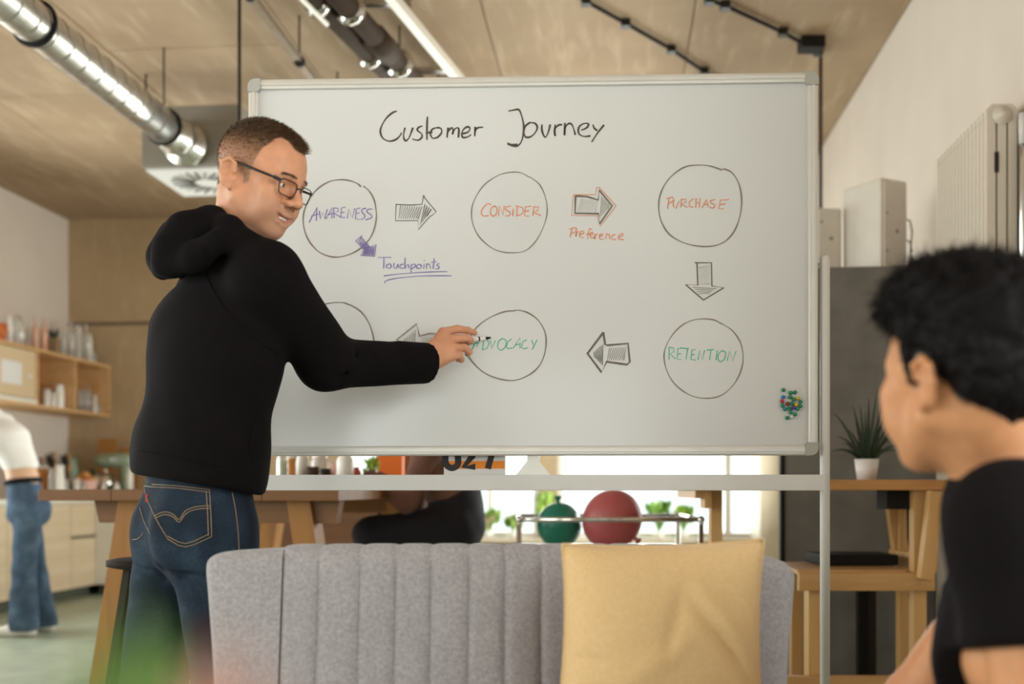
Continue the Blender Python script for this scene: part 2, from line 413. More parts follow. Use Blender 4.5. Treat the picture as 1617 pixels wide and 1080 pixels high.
# cables clipped to the ceiling
def cable(name, pix, z, r, label, drop=None, box=None):
    pts = [PZ(x, y, z) for x, y in pix]
    root = empty(name, pts[0], label, 'cable')
    MB().tube(pts, r, 8).build('wire', 'black_plastic', root)
    for p in pts[1:-1]:
        MB().box(p.x - .025, p.x + .025, p.y - .025, p.y + .025, z - .022, CEIL).build('clip', 'dark_metal', root)
    if box:
        p = PZ(*box, z - .02); MB().box(p.x - .07, p.x + .07, p.y - .06, p.y + .06, p.z - .03, CEIL, .008).build('junction_box', 'black_plastic', root)
    if drop:
        p = pts[-1]; MB().tube([p, (p.x, p.y, drop)], .011, 8).build('drop_tube', 'dark_metal', root)
cable('ceiling_cable', [(890, -25), (925, 2), (988, 37), (1060, 78), (1112, 113), (1180, 168)], CEIL - .02, .011, 'black cable sagging across the concrete ceiling behind the board')
cable('ceiling_cable', [(1085, -20), (1120, 0), (1145, 9), (1236, 51), (1270, 70), (1292, 82), (1296, 90)], CEIL - .02, .011, 'black ceiling cable running into a junction box', drop=2.0, box=(1281, 72))
p = PZ(378, -40, CEIL)
MB().tube([(p.x, p.y, CEIL), (p.x, p.y, 2.0)], .009, 8).build('threaded_rod', 'dark_metal', loc=(p.x, p.y, 2.0), label='thin vertical steel rod hanging from the ceiling by the duct', cat='rod')
# ------------------------------------------------------------------ whiteboard on its stand
mat('board_white', '#d6d5d5', .17, var=.012, scale=3, spec=.4)
mat('alu', '#d9d5d0', .34, metal=.35, var=.03)
mat('corner_grey', '#aeaba6', .5, var=.03)
mat('ink_black', '#4c433c', .7, var=.25, scale=60)
mat('ink_dark', '#6e665c', .7, var=.2, scale=60)
mat('ink_circle', '#847a70', .7, var=.2, scale=60)
mat('ink_grey', '#9a938a', .7, var=.2, scale=60)
mat('ink_violet', '#8173ab', .7, var=.2, scale=60)
mat('ink_orange', '#dd8e6c', .7, var=.15, scale=60)
mat('ink_green', '#46b08c', .7, var=.2, scale=60)
BL = P(393, 720, 1700 / 593.); BR = P(1291, 719, 1700 / 604.)
bz0 = (BL.z + BR.z) / 2; BW = math.hypot(BR.x - BL.x, BR.y - BL.y); BH = 1.0
bu = Vector((BR.x - BL.x, BR.y - BL.y, 0)).normalized(); bn = Vector((bu.y, -bu.x, 0))      # bn points to the viewer
BO = Vector((BL.x, BL.y, bz0))
BM = Matrix(((bu.x, -bn.x, 0, BO.x), (bu.y, -bn.y, 0, BO.y), (0, 0, 1, BO.z), (0, 0, 0, 1)))   # local: x along, y away from viewer, z up
def on_board(px, py):
    d = P(px, py, 1.0) - Vector((0, 0, HC))
    t = (BO - Vector((0, 0, HC))).dot(bn) / d.dot(bn)
    w = Vector((0, 0, HC)) + d * t - BO
    return w.dot(bu), w.z
wbr = empty('whiteboard', BO + bu * BW / 2 + Vector((0, 0, -BO.z)), 'big white dry-erase board on a rolling stand, titled Customer Journey', 'whiteboard')
fw = .026
MB(BM).box(fw * .5, BW - fw * .5, .004, .02, fw * .5, BH - fw * .5).build('panel', 'board_white', wbr)
def rail(x0, x1, z0, z1):
    m = MB(BM); m.box(x0, x1, -.008, .022, z0, z1, .005)
    if x1 - x0 > z1 - z0: m.box(x0, x1, -.0105, -.006, (z0 + z1) / 2 - .004, (z0 + z1) / 2 + .006, .001)
    else: m.box((x0 + x1) / 2 - .004, (x0 + x1) / 2 + .006, -.0105, -.006, z0, z1, .001)
    return m
for q in (rail(.03, BW - .03, BH - fw, BH), rail(.03, BW - .03, 0, fw), rail(0, fw, .03, BH - .03), rail(BW - fw, BW, .03, BH - .03)):
    q.build('frame_rail', 'alu', wbr)
for sx in (0, 1):
    for sz in (0, 1):
        r = .02; c = [(0, 0), (.034, 0), (.034, .034), (0, .034)]
        ar = [(r - r * math.cos(t), r - r * math.sin(t)) for t in np.linspace(0, math.pi / 2, 6)]
        poly = ar + [(.034, 0), (.034, fw), (fw, .034), (0, .034)]
        poly = [((BW - x) if sx else x, (BH - z) if sz else z) for x, z in poly]
        m = MB(BM); m.prism(poly, (1, 0, 0), (0, 0, 1), (0, -.013, 0), (0, .036, 0)); m.build('frame_corner', 'corner_grey', wbr)
# stand: two posts, cross beam, feet on castors
px_post = on_board(1304.5, 600)[0]
for x in (px_post, -.022 - .0):
    m = MB(BM); ztop = on_board(1304, 408)[1] ; zf = -BO.z
    m.tube([(x, .012, zf + .11), (x, .012, ztop), (x, .012, ztop + .006), (x, .012, ztop + .012)], [.0128, .0128, .011, .005], 16); m.build('post', 'white_metal', wbr)
    zp = on_board(1290, 416)[1]
    m = MB(BM); m.tube([(min(x, BW / 2 + (x - BW / 2) * .98), .012, zp), (x + (.03 if x < 0 else -.03), .012, zp)], .0045, 8); m.build('pivot_pin', 'chrome', wbr)
    m = MB(BM); m.box(x - .02, x + .02, -.27, .29, zf + .075, zf + .11, .006); m.build('foot_bar', 'white_metal', wbr)
    for y in (-.24, .26):
        m = MB(BM); m.tube([(x - .012, y, zf + .035), (x + .012, y, zf + .035)], .035, 16); m.build('castor', 'black_plastic', wbr)
        MB(BM).box(x - .016, x + .016, y - .012, y + .012, zf + .03, zf + .078).build('castor_fork', 'chrome', wbr)
zb0, zb1 = on_board(1000, 774.5)[1], on_board(1000, 749.5)[1]
m = MB(BM); m.box(-.02, px_post, .0, .03, zb0, zb1, .002); m.build('cross_beam', 'white_metal', wbr)
c0 = on_board(842, 735)[0]
m = MB(BM); m.prism([(c0 - .045, zb1), (c0 + .045, zb1), (c0 + .016, -.014), (c0 + .016, .002), (c0 - .016, .002), (c0 - .016, -.014)], (1, 0, 0), (0, 0, 1), (0, .006, 0), (0, .018, 0)); m.build('tilt_bracket', 'alu', wbr)

# ---- marker drawings, traced in enlargements of the photograph: (x0, y0, scale)
def smooth_path(pts, sub=4):
    if len(pts) < 3: return pts
    out = []
    for i in range(len(pts) - 1):
        p0, p1, p2, p3 = pts[max(i - 1, 0)], pts[i], pts[i + 1], pts[min(i + 2, len(pts) - 1)]
        for k in range(sub):
            t = k / sub
            out.append(tuple(.5 * (2 * p1[j] + (p2[j] - p0[j]) * t + (2 * p0[j] - 5 * p1[j] + 4 * p2[j] - p3[j]) * t * t + (3 * p1[j] - p0[j] - 3 * p2[j] + p3[j]) * t ** 3) for j in (0, 1)))
    return out + [pts[-1]]
INK_N = [0]
def ink(name, strokes, view, w, material, smooth=True, jitter=.25, label=None):
    """strokes in crop pixels -> flat ribbons lying on the board; w = line width in photo px"""
    x0, y0, sc = view; m = MB(BM); rnd = random.Random(len(name) * 7 + INK_N[0]); INK_N[0] += 1
    for si, st in enumerate(strokes):
        pts = smooth_path(st) if smooth or (len(st) > 5 and name == 'handwriting') else st
        q = [on_board(x0 + x / sc, y0 + y / sc) for x, y in pts]
        n = len(q)
        if n < 2: q = [q[0], (q[0][0] + .002, q[0][1])]; n = 2
        L_, R_ = [], []
        ph = rnd.random() * 6
        dep = .0036 - .0001 * (INK_N[0] % 8) - .00002 * (si % 5)
        for i in range(n):
            a, b = q[max(i - 1, 0)], q[min(i + 1, n - 1)]
            dx, dz = b[0] - a[0], b[1] - a[1]; l = math.hypot(dx, dz) or 1e-6
            hw = w / 600. / 2 * (1 + (jitter if smooth else .08) * math.sin(ph + i * .55))
            L_.append((q[i][0] - dz / l * hw, dep, q[i][1] + dx / l * hw)); R_.append((q[i][0] + dz / l * hw, dep, q[i][1] - dx / l * hw))
        m.grid([L_, R_], False)
    return m.build(name, material, wbr, label=label, fix=False)
def zig(top, bot, n, sl=0.0):
    """hatching between two polylines (lists of 2 points each)"""
    out = []
    for i in range(n):
        t = (i + .3) / n
        a = (top[0][0] + (top[1][0] - top[0][0]) * t + sl, top[0][1] + (top[1][1] - top[0][1]) * t)
        b = (bot[0][0] + (bot[1][0] - bot[0][0]) * t, bot[0][1] + (bot[1][1] - bot[0][1]) * t)
        out += [a, b]
    return [out]
T1 = (580, 150, 4.0425); T2 = (460, 260, 5.39); T3 = (740, 250, 5.775); T4 = (1020, 240, 4.5); T5 = (470, 460, 3.944); T6 = (900, 480, 5.39); T7 = (640, 480, 6.7375)
ink('title_lettering', [
    [(188, 100), (160, 110), (120, 145), (90, 195), (82, 235), (100, 275), (140, 292), (180, 282), (205, 260), (218, 238)],
    [(240, 205), (232, 240), (232, 272), (245, 290), (265, 270), (282, 228), (290, 205)],
    [(352, 195), (328, 203), (318, 222), (345, 245), (347, 268), (322, 286), (286, 278)],
    [(383, 135), (380, 200), (380, 285)], [(372, 240), (415, 234)],
    [(450, 205), (415, 215), (402, 245), (415, 272), (445, 268), (472, 240), (470, 212), (446, 205)],
    [(515, 205), (508, 270), (512, 235), (532, 210), (546, 212), (543, 250), (550, 225), (570, 207), (584, 217), (580, 270)],
    [(604, 245), (640, 235), (655, 212), (640, 200), (615, 215), (602, 245), (610, 268), (640, 265), (662, 250)],
    [(688, 200), (685, 262), (688, 225), (705, 207), (740, 203)],
    ], T1, 2.7, 'ink_black', label='Customer in black marker')
ink('title_lettering', [
    [(900, 100), (940, 92), (968, 92), (985, 130), (998, 190), (995, 250), (980, 300), (950, 325), (895, 310)], [(893, 303), (920, 315), (960, 312)],
    [(1040, 172), (1010, 195), (1000, 235), (1010, 265), (1040, 265), (1070, 240), (1085, 205), (1070, 178), (1036, 173)],
    [(1115, 185), (1115, 225), (1135, 268), (1155, 235), (1168, 185)],
    [(1200, 185), (1195, 225), (1200, 260), (1199, 215), (1220, 190), (1245, 187)],
    [(1262, 175), (1259, 255), (1265, 205), (1285, 180), (1305, 185), (1318, 215), (1328, 252)],
    [(1365, 222), (1400, 207), (1412, 182), (1380, 180), (1350, 205), (1352, 245), (1385, 262), (1425, 258)],
    [(1440, 185), (1450, 210), (1470, 225)], [(1512, 188), (1470, 240), (1432, 298)]], T1, 2.7, 'ink_black', label='Journey in black marker')
CIRC = [
    ('circle_drawing', [(590, 186), (570, 164), (540, 148), (480, 130), (410, 125), (330, 138), (250, 180), (190, 235), (135, 320), (103, 410), (100, 500), (120, 590), (160, 665), (220, 730), (290, 768), (370, 785), (450, 775), (540, 740), (610, 690), (670, 620), (705, 540), (722, 450), (718, 370), (700, 290), (660, 220), (610, 178)], T2, 2.2, 'ink_circle', 'circle round AWARENESS'),
    ('circle_drawing', [(550, 168), (480, 130), (400, 122), (300, 140), (220, 180), (140, 240), (75, 330), (35, 420), (25, 510), (40, 600), (80, 690), (140, 760), (220, 820), (310, 852), (400, 858), (490, 850), (570, 800), (640, 710), (690, 600), (715, 500), (712, 410), (690, 320), (650, 240), (600, 195), (550, 163)], T3, 1.6, 'ink_circle', 'circle round CONSIDER'),
    ('circle_drawing', [(545, 127), (460, 98), (380, 90), (290, 100), (210, 145), (140, 220), (100, 310), (92, 400), (110, 490), (160, 575), (240, 630), (330, 660), (430, 670), (520, 655), (590, 610), (640, 540), (670, 450), (682, 350), (670, 250), (640, 180), (600, 135), (548, 116)], T4, 2.0, 'ink_circle', 'circle round PURCHASE'),
    ('circle_drawing', [(325, 86), (300, 74), (270, 68), (200, 72), (130, 95), (70, 135), (30, 200), (10, 290), (25, 390), (80, 480), (165, 530), (260, 540), (350, 510), (425, 455), (470, 385), (477, 330), (460, 240), (425, 165), (380, 115), (320, 80)], T5, 2.0, 'ink_circle', 'circle round the question mark'),
    ('circle_drawing', [(1355, 120), (1290, 125), (1210, 155), (1140, 200), (1090, 255), (1060, 320), (1060, 390), (1090, 440), (1140, 490), (1210, 530), (1300, 553), (1370, 550), (1440, 520), (1500, 470), (1535, 400), (1548, 320), (1540, 250), (1500, 180), (1440, 135), (1390, 118), (1350, 116)], T5, 1.9, 'ink_circle', 'circle round ADVOCACY'),
    ('circle_drawing', [(1285, 162), (1220, 132), (1120, 125), (1020, 145), (930, 200), (860, 280), (815, 370), (802, 450), (820, 550), (870, 650), (950, 730), (1050, 785), (1160, 802), (1270, 785), (1360, 725), (1430, 630), (1470, 520), (1475, 420), (1450, 320), (1390, 230), (1320, 180), (1275, 158)], T6, 1.8, 'ink_circle', 'circle round RETENTION')]
for nm, st, vw, w, mt, lb in CIRC: ink(nm, [st], vw, w, mt, label=lb)
ink('handwriting', [[(148, 490), (180, 430), (215, 360), (210, 475)], [(165, 437), (235, 415)], [(236, 390), (245, 460), (268, 405), (282, 458), (305, 375)],
    [(292, 462), (345, 362), (342, 455)], [(308, 425), (355, 410)], [(362, 452), (358, 365)], [(355, 365), (395, 368), (398, 392), (362, 410), (425, 448)],
    [(458, 358), (424, 366), (418, 444), (456, 448)], [(420, 405), (450, 402)], [(474, 455), (486, 375), (518, 450), (537, 368)],
    [(585, 365), (550, 375), (544, 460), (578, 462)], [(548, 412), (578, 408)], [(635, 368), (605, 375), (597, 398), (622, 425), (620, 450), (588, 464)],
    [(688, 375), (652, 378), (642, 400), (678, 425), (680, 450), (628, 467)]], T2, 1.7, 'ink_violet', False, label='AWARENESS in violet marker')
ink('handwriting', [[(735, 787), (850, 787)], [(787, 790), (785, 882)], [(840, 840), (815, 850), (808, 870), (830, 880), (850, 865), (838, 840)], [(875, 835), (870, 868), (890, 880), (908, 845), (912, 880)],
    [(952, 845), (930, 850), (925, 875), (955, 880)], [(968, 790), (965, 880), (985, 850), (998, 855), (1000, 880)], [(1020, 845), (1017, 915)], [(1018, 860), (1045, 842), (1055, 862), (1020, 886)],
    [(1085, 845), (1065, 860), (1075, 882), (1100, 875), (1105, 855), (1083, 845)], [(1130, 840), (1125, 885)], [(1131, 812), (1133, 818)], [(1150, 885), (1152, 845), (1175, 850), (1185, 885)], [(1215, 795), (1205, 885)], [(1185, 830), (1235, 822)],
    [(1260, 840), (1235, 850), (1256, 868), (1250, 885), (1222, 885)]], T2, 1.7, 'ink_violet', label='Touchpoints in violet marker')
ink('underline', [[(785, 945), (900, 930), (1050, 918), (1200, 910), (1330, 908)], [(802, 1006), (790, 997), (830, 978), (930, 960), (1100, 946), (1250, 943), (1366, 944)]], T2, 1.5, 'ink_violet')
ink('handwriting', [[(205, 420), (172, 412), (130, 450), (115, 495), (130, 522), (182, 520)], [(235, 430), (205, 455), (200, 500), (225, 525), (255, 495), (255, 450), (233, 430)], [(272, 525), (280, 430), (315, 515), (325, 430)],
    [(385, 432), (345, 440), (340, 465), (378, 490), (370, 520), (335, 522)], [(406, 458), (403, 525)], [(442, 430), (440, 520)], [(428, 430), (488, 445), (502, 480), (482, 508), (432, 522)], [(570, 432), (517, 440), (510, 522), (552, 525)], [(512, 480), (552, 475)],
    [(595, 440), (586, 520)], [(590, 440), (640, 440), (628, 475), (590, 487), (660, 520)]], T3, 1.9, 'ink_orange', False, label='CONSIDER in orange marker')
ink('handwriting', [[(945, 635), (925, 715)], [(918, 645), (955, 628), (985, 640), (970, 670), (935, 685)], [(985, 662), (978, 710), (984, 680), (1005, 662)], [(1012, 695), (1050, 680), (1045, 660), (1020, 672), (1015, 712), (1052, 722)],
    [(1128, 648), (1105, 640), (1095, 670), (1085, 735)], [(1072, 690), (1115, 682)], [(1110, 702), (1137, 690), (1130, 672), (1110, 690), (1115, 722), (1142, 720)], [(1157, 685), (1150, 735), (1154, 700), (1182, 685)], [(1190, 712), (1222, 700), (1215, 685), (1195, 700), (1200, 735), (1232, 735)],
    [(1250, 735), (1258, 690), (1283, 695), (1290, 735)], [(1337, 690), (1310, 705), (1310, 736), (1347, 738)], [(1366, 716), (1405, 700), (1400, 680), (1375, 695), (1370, 730), (1417, 740)]], T3, 1.7, 'ink_orange', label='Preference in orange marker')
ink('handwriting', [[(165, 325), (155, 402)], [(147, 328), (190, 318), (202, 340), (160, 366)], [(195, 345), (196, 385), (215, 400), (237, 345)], [(252, 335), (250, 392)], [(248, 335), (285, 333), (286, 355), (250, 365), (296, 392)], [(338, 330), (310, 350), (308, 385), (338, 390)],
    [(358, 325), (355, 395)], [(386, 325), (380, 392)], [(355, 362), (386, 358)], [(400, 395), (430, 335), (446, 390)], [(410, 372), (442, 368)], [(492, 335), (460, 345), (465, 360), (490, 375), (480, 395), (453, 392)], [(592, 335), (530, 340), (520, 402), (552, 401)], [(525, 372), (567, 365)]], T4, 1.7, 'ink_orange', False, label='PURCHASE in orange marker')
ink('handwriting', [[(192, 242), (205, 222), (232, 217), (244, 235), (230, 258), (205, 280), (200, 300)]], T5, 1.8, 'ink_orange', label='orange question mark')
ink('handwriting', [[(700, 500), (770, 360), (765, 455)], [(713, 427), (787, 410)], [(832, 370), (822, 488)], [(812, 487), (868, 470), (890, 420), (870, 375), (828, 365)], [(903, 380), (920, 475), (957, 385)], [(1030, 365), (990, 400), (985, 465), (1020, 488), (1065, 450), (1070, 385), (1026, 365)],
    [(1132, 368), (1090, 400), (1075, 450), (1095, 475), (1137, 465)], [(1145, 472), (1220, 356), (1220, 470)], [(1165, 437), (1227, 420)], [(1292, 378), (1250, 400), (1235, 455), (1260, 475), (1302, 463)], [(1343, 380), (1362, 432)], [(1402, 378), (1350, 482)]], T7, 1.6, 'ink_green', False, label='ADVOCACY in green marker')
ink('handwriting', [[(845, 365), (845, 472)], [(843, 365), (885, 373), (887, 405), (850, 420), (900, 467)], [(962, 373), (920, 378), (914, 470), (947, 472)], [(915, 425), (947, 420)], [(938, 372), (1015, 380)], [(1002, 380), (990, 472)], [(1068, 385), (1040, 390), (1030, 470), (1072, 476)], [(1035, 432), (1062, 428)],
    [(1090, 476), (1105, 395), (1130, 470), (1147, 393)], [(1163, 392), (1230, 385)], [(1202, 390), (1190, 477)], [(1256, 393), (1245, 477)], [(1295, 395), (1265, 430), (1265, 475), (1290, 488), (1320, 460), (1325, 410), (1292, 395)], [(1340, 482), (1360, 400), (1385, 482), (1417, 398)]], T6, 1.6, 'ink_green', False, label='RETENTION in green marker')
# arrows: outline + hatching
ink('arrow_drawing', [[(890, 335), (1000, 341), (1110, 335), (1126, 255), (1130, 275), (1232, 398), (1165, 450), (1080, 552), (1078, 473), (885, 475), (890, 333)]], T2, 1.3, 'ink_black', False, label='arrow from AWARENESS to CONSIDER')
ink('hatching', zig([(905, 345), (1110, 350)], [(905, 460), (1090, 460)], 10, 18) + zig([(1120, 330), (1190, 385)], [(1090, 520), (1165, 420)], 4, 12), T2, 1.4, 'ink_black', False)
ink('arrow_drawing', [[(603, 600), (545, 645), (610, 715), (588, 770), (706, 778), (720, 675), (668, 700), (585, 608)]], T2, 1.5, 'ink_violet', False, label='small violet arrow')
ink('hatching', zig([(585, 620), (665, 705)], [(560, 650), (615, 715)], 10, 6) + zig([(625, 700), (712, 690)], [(600, 768), (700, 770)], 10, 4), T2, 2.0, 'ink_violet', False)
ink('arrow_drawing', [[(973, 340), (1080, 346), (1183, 377), (1190, 287), (1310, 430), (1195, 595), (1185, 502), (970, 498), (976, 338)]], T3, 3.0, 'ink_dark', False, label='bold arrow from CONSIDER to PURCHASE')
ink('arrow_drawing', [[(955, 330), (1158, 326), (1166, 263), (1187, 260), (1346, 430), (1200, 616), (1170, 520), (938, 518), (957, 328)]], T3, 1.3, 'ink_orange', False, label='orange outline round the bold arrow')
ink('hatching', zig([(1010, 365), (1170, 385)], [(985, 490), (1170, 492)], 10, 20) + zig([(1200, 340), (1290, 425)], [(1195, 540), (1280, 450)], 7, 10), T3, 1.0, 'ink_grey', False)
ink('arrow_drawing', [[(348, 785), (467, 785), (470, 950), (556, 962), (410, 1050), (283, 940), (370, 945), (364, 788)]], T4, 2.4, 'ink_dark', False, label='arrow from PURCHASE down to RETENTION')
ink('hatching', zig([(375, 815), (375, 950)], [(458, 798), (458, 945)], 9, 0) + zig([(330, 955), (385, 1015)], [(510, 965), (440, 1010)], 4, 0), T4, 1.3, 'ink_grey', False)
ink('arrow_drawing', [[(285, 240), (150, 420), (270, 580), (312, 490), (488, 515), (510, 492), (495, 335), (320, 350), (300, 342), (284, 238)]], T6, 3.6, 'ink_dark', False, label='arrow from RETENTION to ADVOCACY')
ink('hatching', zig([(195, 410), (285, 330)], [(205, 450), (285, 530)], 7, 6) + zig([(320, 372), (480, 360)], [(310, 480), (470, 480)], 9, 14), T6, 1.3, 'ink_dark', False)
ink('arrow_drawing', [[(880, 265), (820, 262), (758, 278), (740, 202), (617, 300), (740, 405), (757, 345), (880, 342)]], T5, 3.4, 'ink_grey', False, label='arrow behind the hand, pointing to the question mark')
ink('hatching', zig([(650, 300), (735, 232)], [(660, 320), (735, 380)], 7, 6) + zig([(765, 285), (870, 280)], [(760, 335), (860, 335)], 7, 8), T5, 1.1, 'ink_grey', False)

# ---- round ball magnets on the board
MAGC = {'green': '#12855a', 'teal': '#157f80', 'blue': '#2a78b8', 'crimson': '#b01f45', 'dark red': '#8e1832', 'yellow': '#d9b02a', 'violet': '#4d2f9a', 'white': '#d9d6d2'}
for c_, h_ in MAGC.items(): mat('magnet ' + c_, h_, .25, var=.04, coat=.4)
mags = [('green', x, y) for x, y in [(316, 242), (391, 273), (440, 266), (388, 318), (426, 344), (498, 368), (407, 385), (498, 413), (307, 408), (378, 436), (466, 447), (393, 479), (441, 502), (357, 538)]]
mags += [('teal', 331, 446), ('blue', 314, 317), ('crimson', 304, 362), ('dark red', 360, 390), ('yellow', 467, 330), ('yellow', 451, 398), ('violet', 422, 433), ('white', 405, 530)]
mprof = [(0.0001, -.0048)] + [(.0054 * math.sin(t), -.0048 * math.cos(t)) for t in np.linspace(.3, 2.2, 8)] + [(.0042, .0045), (.0042, .0062), (.0001, .0062)]
proto = {}
for c_, x, y in mags:
    s_, z_ = on_board(1190 + x / 6.75, 580 + y / 6.75)
    loc = BM @ Vector((s_, -.0023, z_))
    if c_ not in proto:
        m = MB(); m.lathe([(r, zz) for r, zz in mprof], loc, 14, (-bn.x, -bn.y, 0))
        proto[c_] = m.build('ball_magnet', 'magnet ' + c_, loc=loc, label={'green': 'small round green magnet in the cluster on the whiteboard', 'yellow': 'small round yellow magnet in the cluster on the whiteboard'}.get(c_, 'single small %s ball magnet in the cluster on the whiteboard' % c_), cat='magnet', group='ball magnets on the whiteboard')
    else: copy_tree(proto[c_], loc)

# ---- paper number sheet hanging behind the bottom edge of the board
mat('paper', '#dcd8d6', .8, var=.02); mat('paper_orange', '#ec8a2a', .7, var=.04); mat('print_black', '#2c2624', .7, var=.1)
def behind_board(px, py, off):
    d = P(px, py, 1.0) - Vector((0, 0, HC)); o2 = BO - bn * off
    t = (o2 - Vector((0, 0, HC))).dot(bn) / d.dot(bn); w = Vector((0, 0, HC)) + d * t - BO
    return w.dot(bu), w.z
sh0, sh1 = behind_board(701, 720, .034), behind_board(798, 748, .034)
zz0, zz1 = behind_board(750, 768, .034)[1], sh0[1] + .05
sroot = empty('number_sheet', BM @ Vector(((sh0[0] + sh1[0]) / 2, .034, zz0)), 'white paper sheet printed 027 with an orange stripe behind the board', 'sign')
MB(BM).box(sh0[0], sh1[0], .034, .0352, zz0, zz1).build('sheet', 'paper', sroot)
so = behind_board(750, 740, .033)[1]; st_ = behind_board(750, 728, .033)[1]
MB(BM).box(sh0[0] + .002, sh1[0] - .002, .0335, .034, so, st_).build('stripe', 'paper_orange', sroot)
def glyph(ch, x0, x1, y0, y1):
    """heavy slanted digits in the plane of the sheet (photo px)"""
    cxp = lambda t, s: behind_board(x0 + (x1 - x0) * t + (1 - s) * -2.0, y0 + (y1 - y0) * s, .032)
    paths = {'0': [[(.5, 0), (.95, .15), (1, .5), (.95, .85), (.5, 1), (.05, .85), (0, .5), (.05, .15), (.5, 0)]],
             '2': [[(.05, .22), (.3, .02), (.75, .02), (.95, .25), (.8, .5), (.1, .97), (.98, .97)]], '7': [[(.02, .03), (.98, .03), (.45, 1)]]}
    m = MB(BM); hw = .0085
    for st in paths[ch]:
        st = smooth_path(st, 4) if ch == '0' else st
        q = [cxp(*p) for p in st]; L_, R_ = [], []
        for i in range(len(q)):
            a, b = q[max(i - 1, 0)], q[min(i + 1, len(q) - 1)]; dx, dz = b[0] - a[0], b[1] - a[1]; l = math.hypot(dx, dz)
            L_.append((q[i][0] - dz / l * hw, .0328, q[i][1] + dx / l * hw)); R_.append((q[i][0] + dz / l * hw, .0328, q[i][1] - dx / l * hw))
        m.grid([L_, R_], False)
    m.build('digit', 'print_black', sroot, fix=False)
glyph('0', 704, 724, 702, 739); glyph('2', 731, 751, 702, 738); glyph('7', 759, 784, 700, 740)
# ------------------------------------------------------------------ sofa
def fabric(name, c1, c2, bump=.35, scale=420):
    m, nt, b = _bsdf(name); N, L = nt.nodes, nt.links
    tc = N.new('ShaderNodeTexCoord')
    n1 = N.new('ShaderNodeTexNoise'); n1.inputs['Scale'].default_value = scale * .35; n1.inputs['Detail'].default_value = 3
    n0 = N.new('ShaderNodeTexNoise'); n0.inputs['Scale'].default_value = 14; n0.inputs['Detail'].default_value = 2
    wv = N.new('ShaderNodeTexWave'); wv.inputs['Scale'].default_value = scale * .5; wv.inputs['Distortion'].default_value = 3; wv.bands_direction = 'Z'
    for n_ in (n1, n0, wv): L.new(tc.outputs['Object'], n_.inputs['Vector'])
    ad = N.new('ShaderNodeMath'); ad.operation = 'ADD'; L.new(n1.outputs['Fac'], ad.inputs[0])
    ml = N.new('ShaderNodeMath'); ml.operation = 'MULTIPLY'; ml.inputs[1].default_value = .22; L.new(n0.outputs['Fac'], ml.inputs[0]); L.new(ml.outputs[0], ad.inputs[1])
    rp = N.new('ShaderNodeValToRGB'); rp.color_ramp.elements[0].position = .36; rp.color_ramp.elements[1].position = .86
    rp.color_ramp.elements[0].color = hexc(c1); rp.color_ramp.elements[1].color = hexc(c2)
    L.new(ad.outputs[0], rp.inputs[0]); L.new(rp.outputs[0], b.inputs['Base Color'])
    a2 = N.new('ShaderNodeMath'); a2.operation = 'ADD'; L.new(n1.outputs['Fac'], a2.inputs[0]); L.new(wv.outputs['Fac'], a2.inputs[1])
    bp = N.new('ShaderNodeBump'); bp.inputs['Strength'].default_value = bump; bp.inputs['Distance'].default_value = .001
    L.new(a2.outputs[0], bp.inputs['Height']); L.new(bp.outputs[0], b.inputs['Normal'])
    b.inputs['Roughness'].default_value = .95; b.inputs['Specular IOR Level'].default_value = .15; b.inputs['Sheen Weight'].default_value = .15
    MATS[name] = m
fabric('sofa_grey', '#8b8689', '#aaa5a9'); fabric('cushion_yellow', '#d9b582', '#e2c294', .2, 500)
wood('dark_leg', '#3c2a1c', '#54391f', 'Z')
SD = 2.05
def sx(px): return (px - HX) / F * SD
sofa = empty('sofa', (sx(790), SD - .35, 0), 'light grey two-seat sofa with a vertically channelled backrest', 'sofa')
ZT = HC - (866 - HY) / F * SD
def back_profile(top, thick=.115):
    """(depth, z) path: front face up, over the rounded top, down the rear"""
    r = .032; out = []
    for t in np.linspace(0, 1, 9): out.append((SD - .075 + .075 * t, .40 + (top - r - .40) * t))
    for a in np.linspace(0, math.pi / 2, 6)[1:]: out.append((SD + r - r * math.cos(a), top - r + r * math.sin(a)))
    for a in np.linspace(0, math.pi / 2, 6)[1:]: out.append((SD + thick - r + r * math.sin(a), top - r + r * math.cos(a)))
    for t in np.linspace(0, 1, 5)[1:]: out.append((SD + thick + .0 - .02 * t, (top - r) * (1 - t) + .30 * t))
    return out
def channel(x0, x1, topf, bulge, xskew=None, nx=13):
    rows = []
    for i in range(nx):
        a = i / (nx - 1); b_ = bulge * (1 - abs(2 * a - 1) ** 5); x = x0 + (x1 - x0) * a
        pr = back_profile(topf(x)); row = []
        for k, (d, z) in enumerate(pr):
            d0, z0 = pr[max(k - 1, 0)]; d1, z1 = pr[min(k + 1, len(pr) - 1)]
            l = math.hypot(d1 - d0, z1 - z0); nd, nz = -(z1 - z0) / l, (d1 - d0) / l
            xx = x + (xskew(x, z) if xskew else 0)
            bb = b_ * (.35 if nz > .3 else 1); row.append((xx, d + nd * bb, z + nz * bb))
        rows.append(row)
    return rows
tops = lambda x: ZT + .004 * math.cos(x * 2)
xs = [sx(p) for p in (446.5, 502, 567, 623.5, 679, 739, 795.5, 853, 910, 967, 1024, 1081, 1138)]
for a, b in zip(xs[:-1], xs[1:]):
    m = MB(); m.grid(channel(a, b, tops, .0085, nx=21)); m.build('back_channel', 'sofa_grey', sofa)
XL, XR = sx(313), sx(1268)
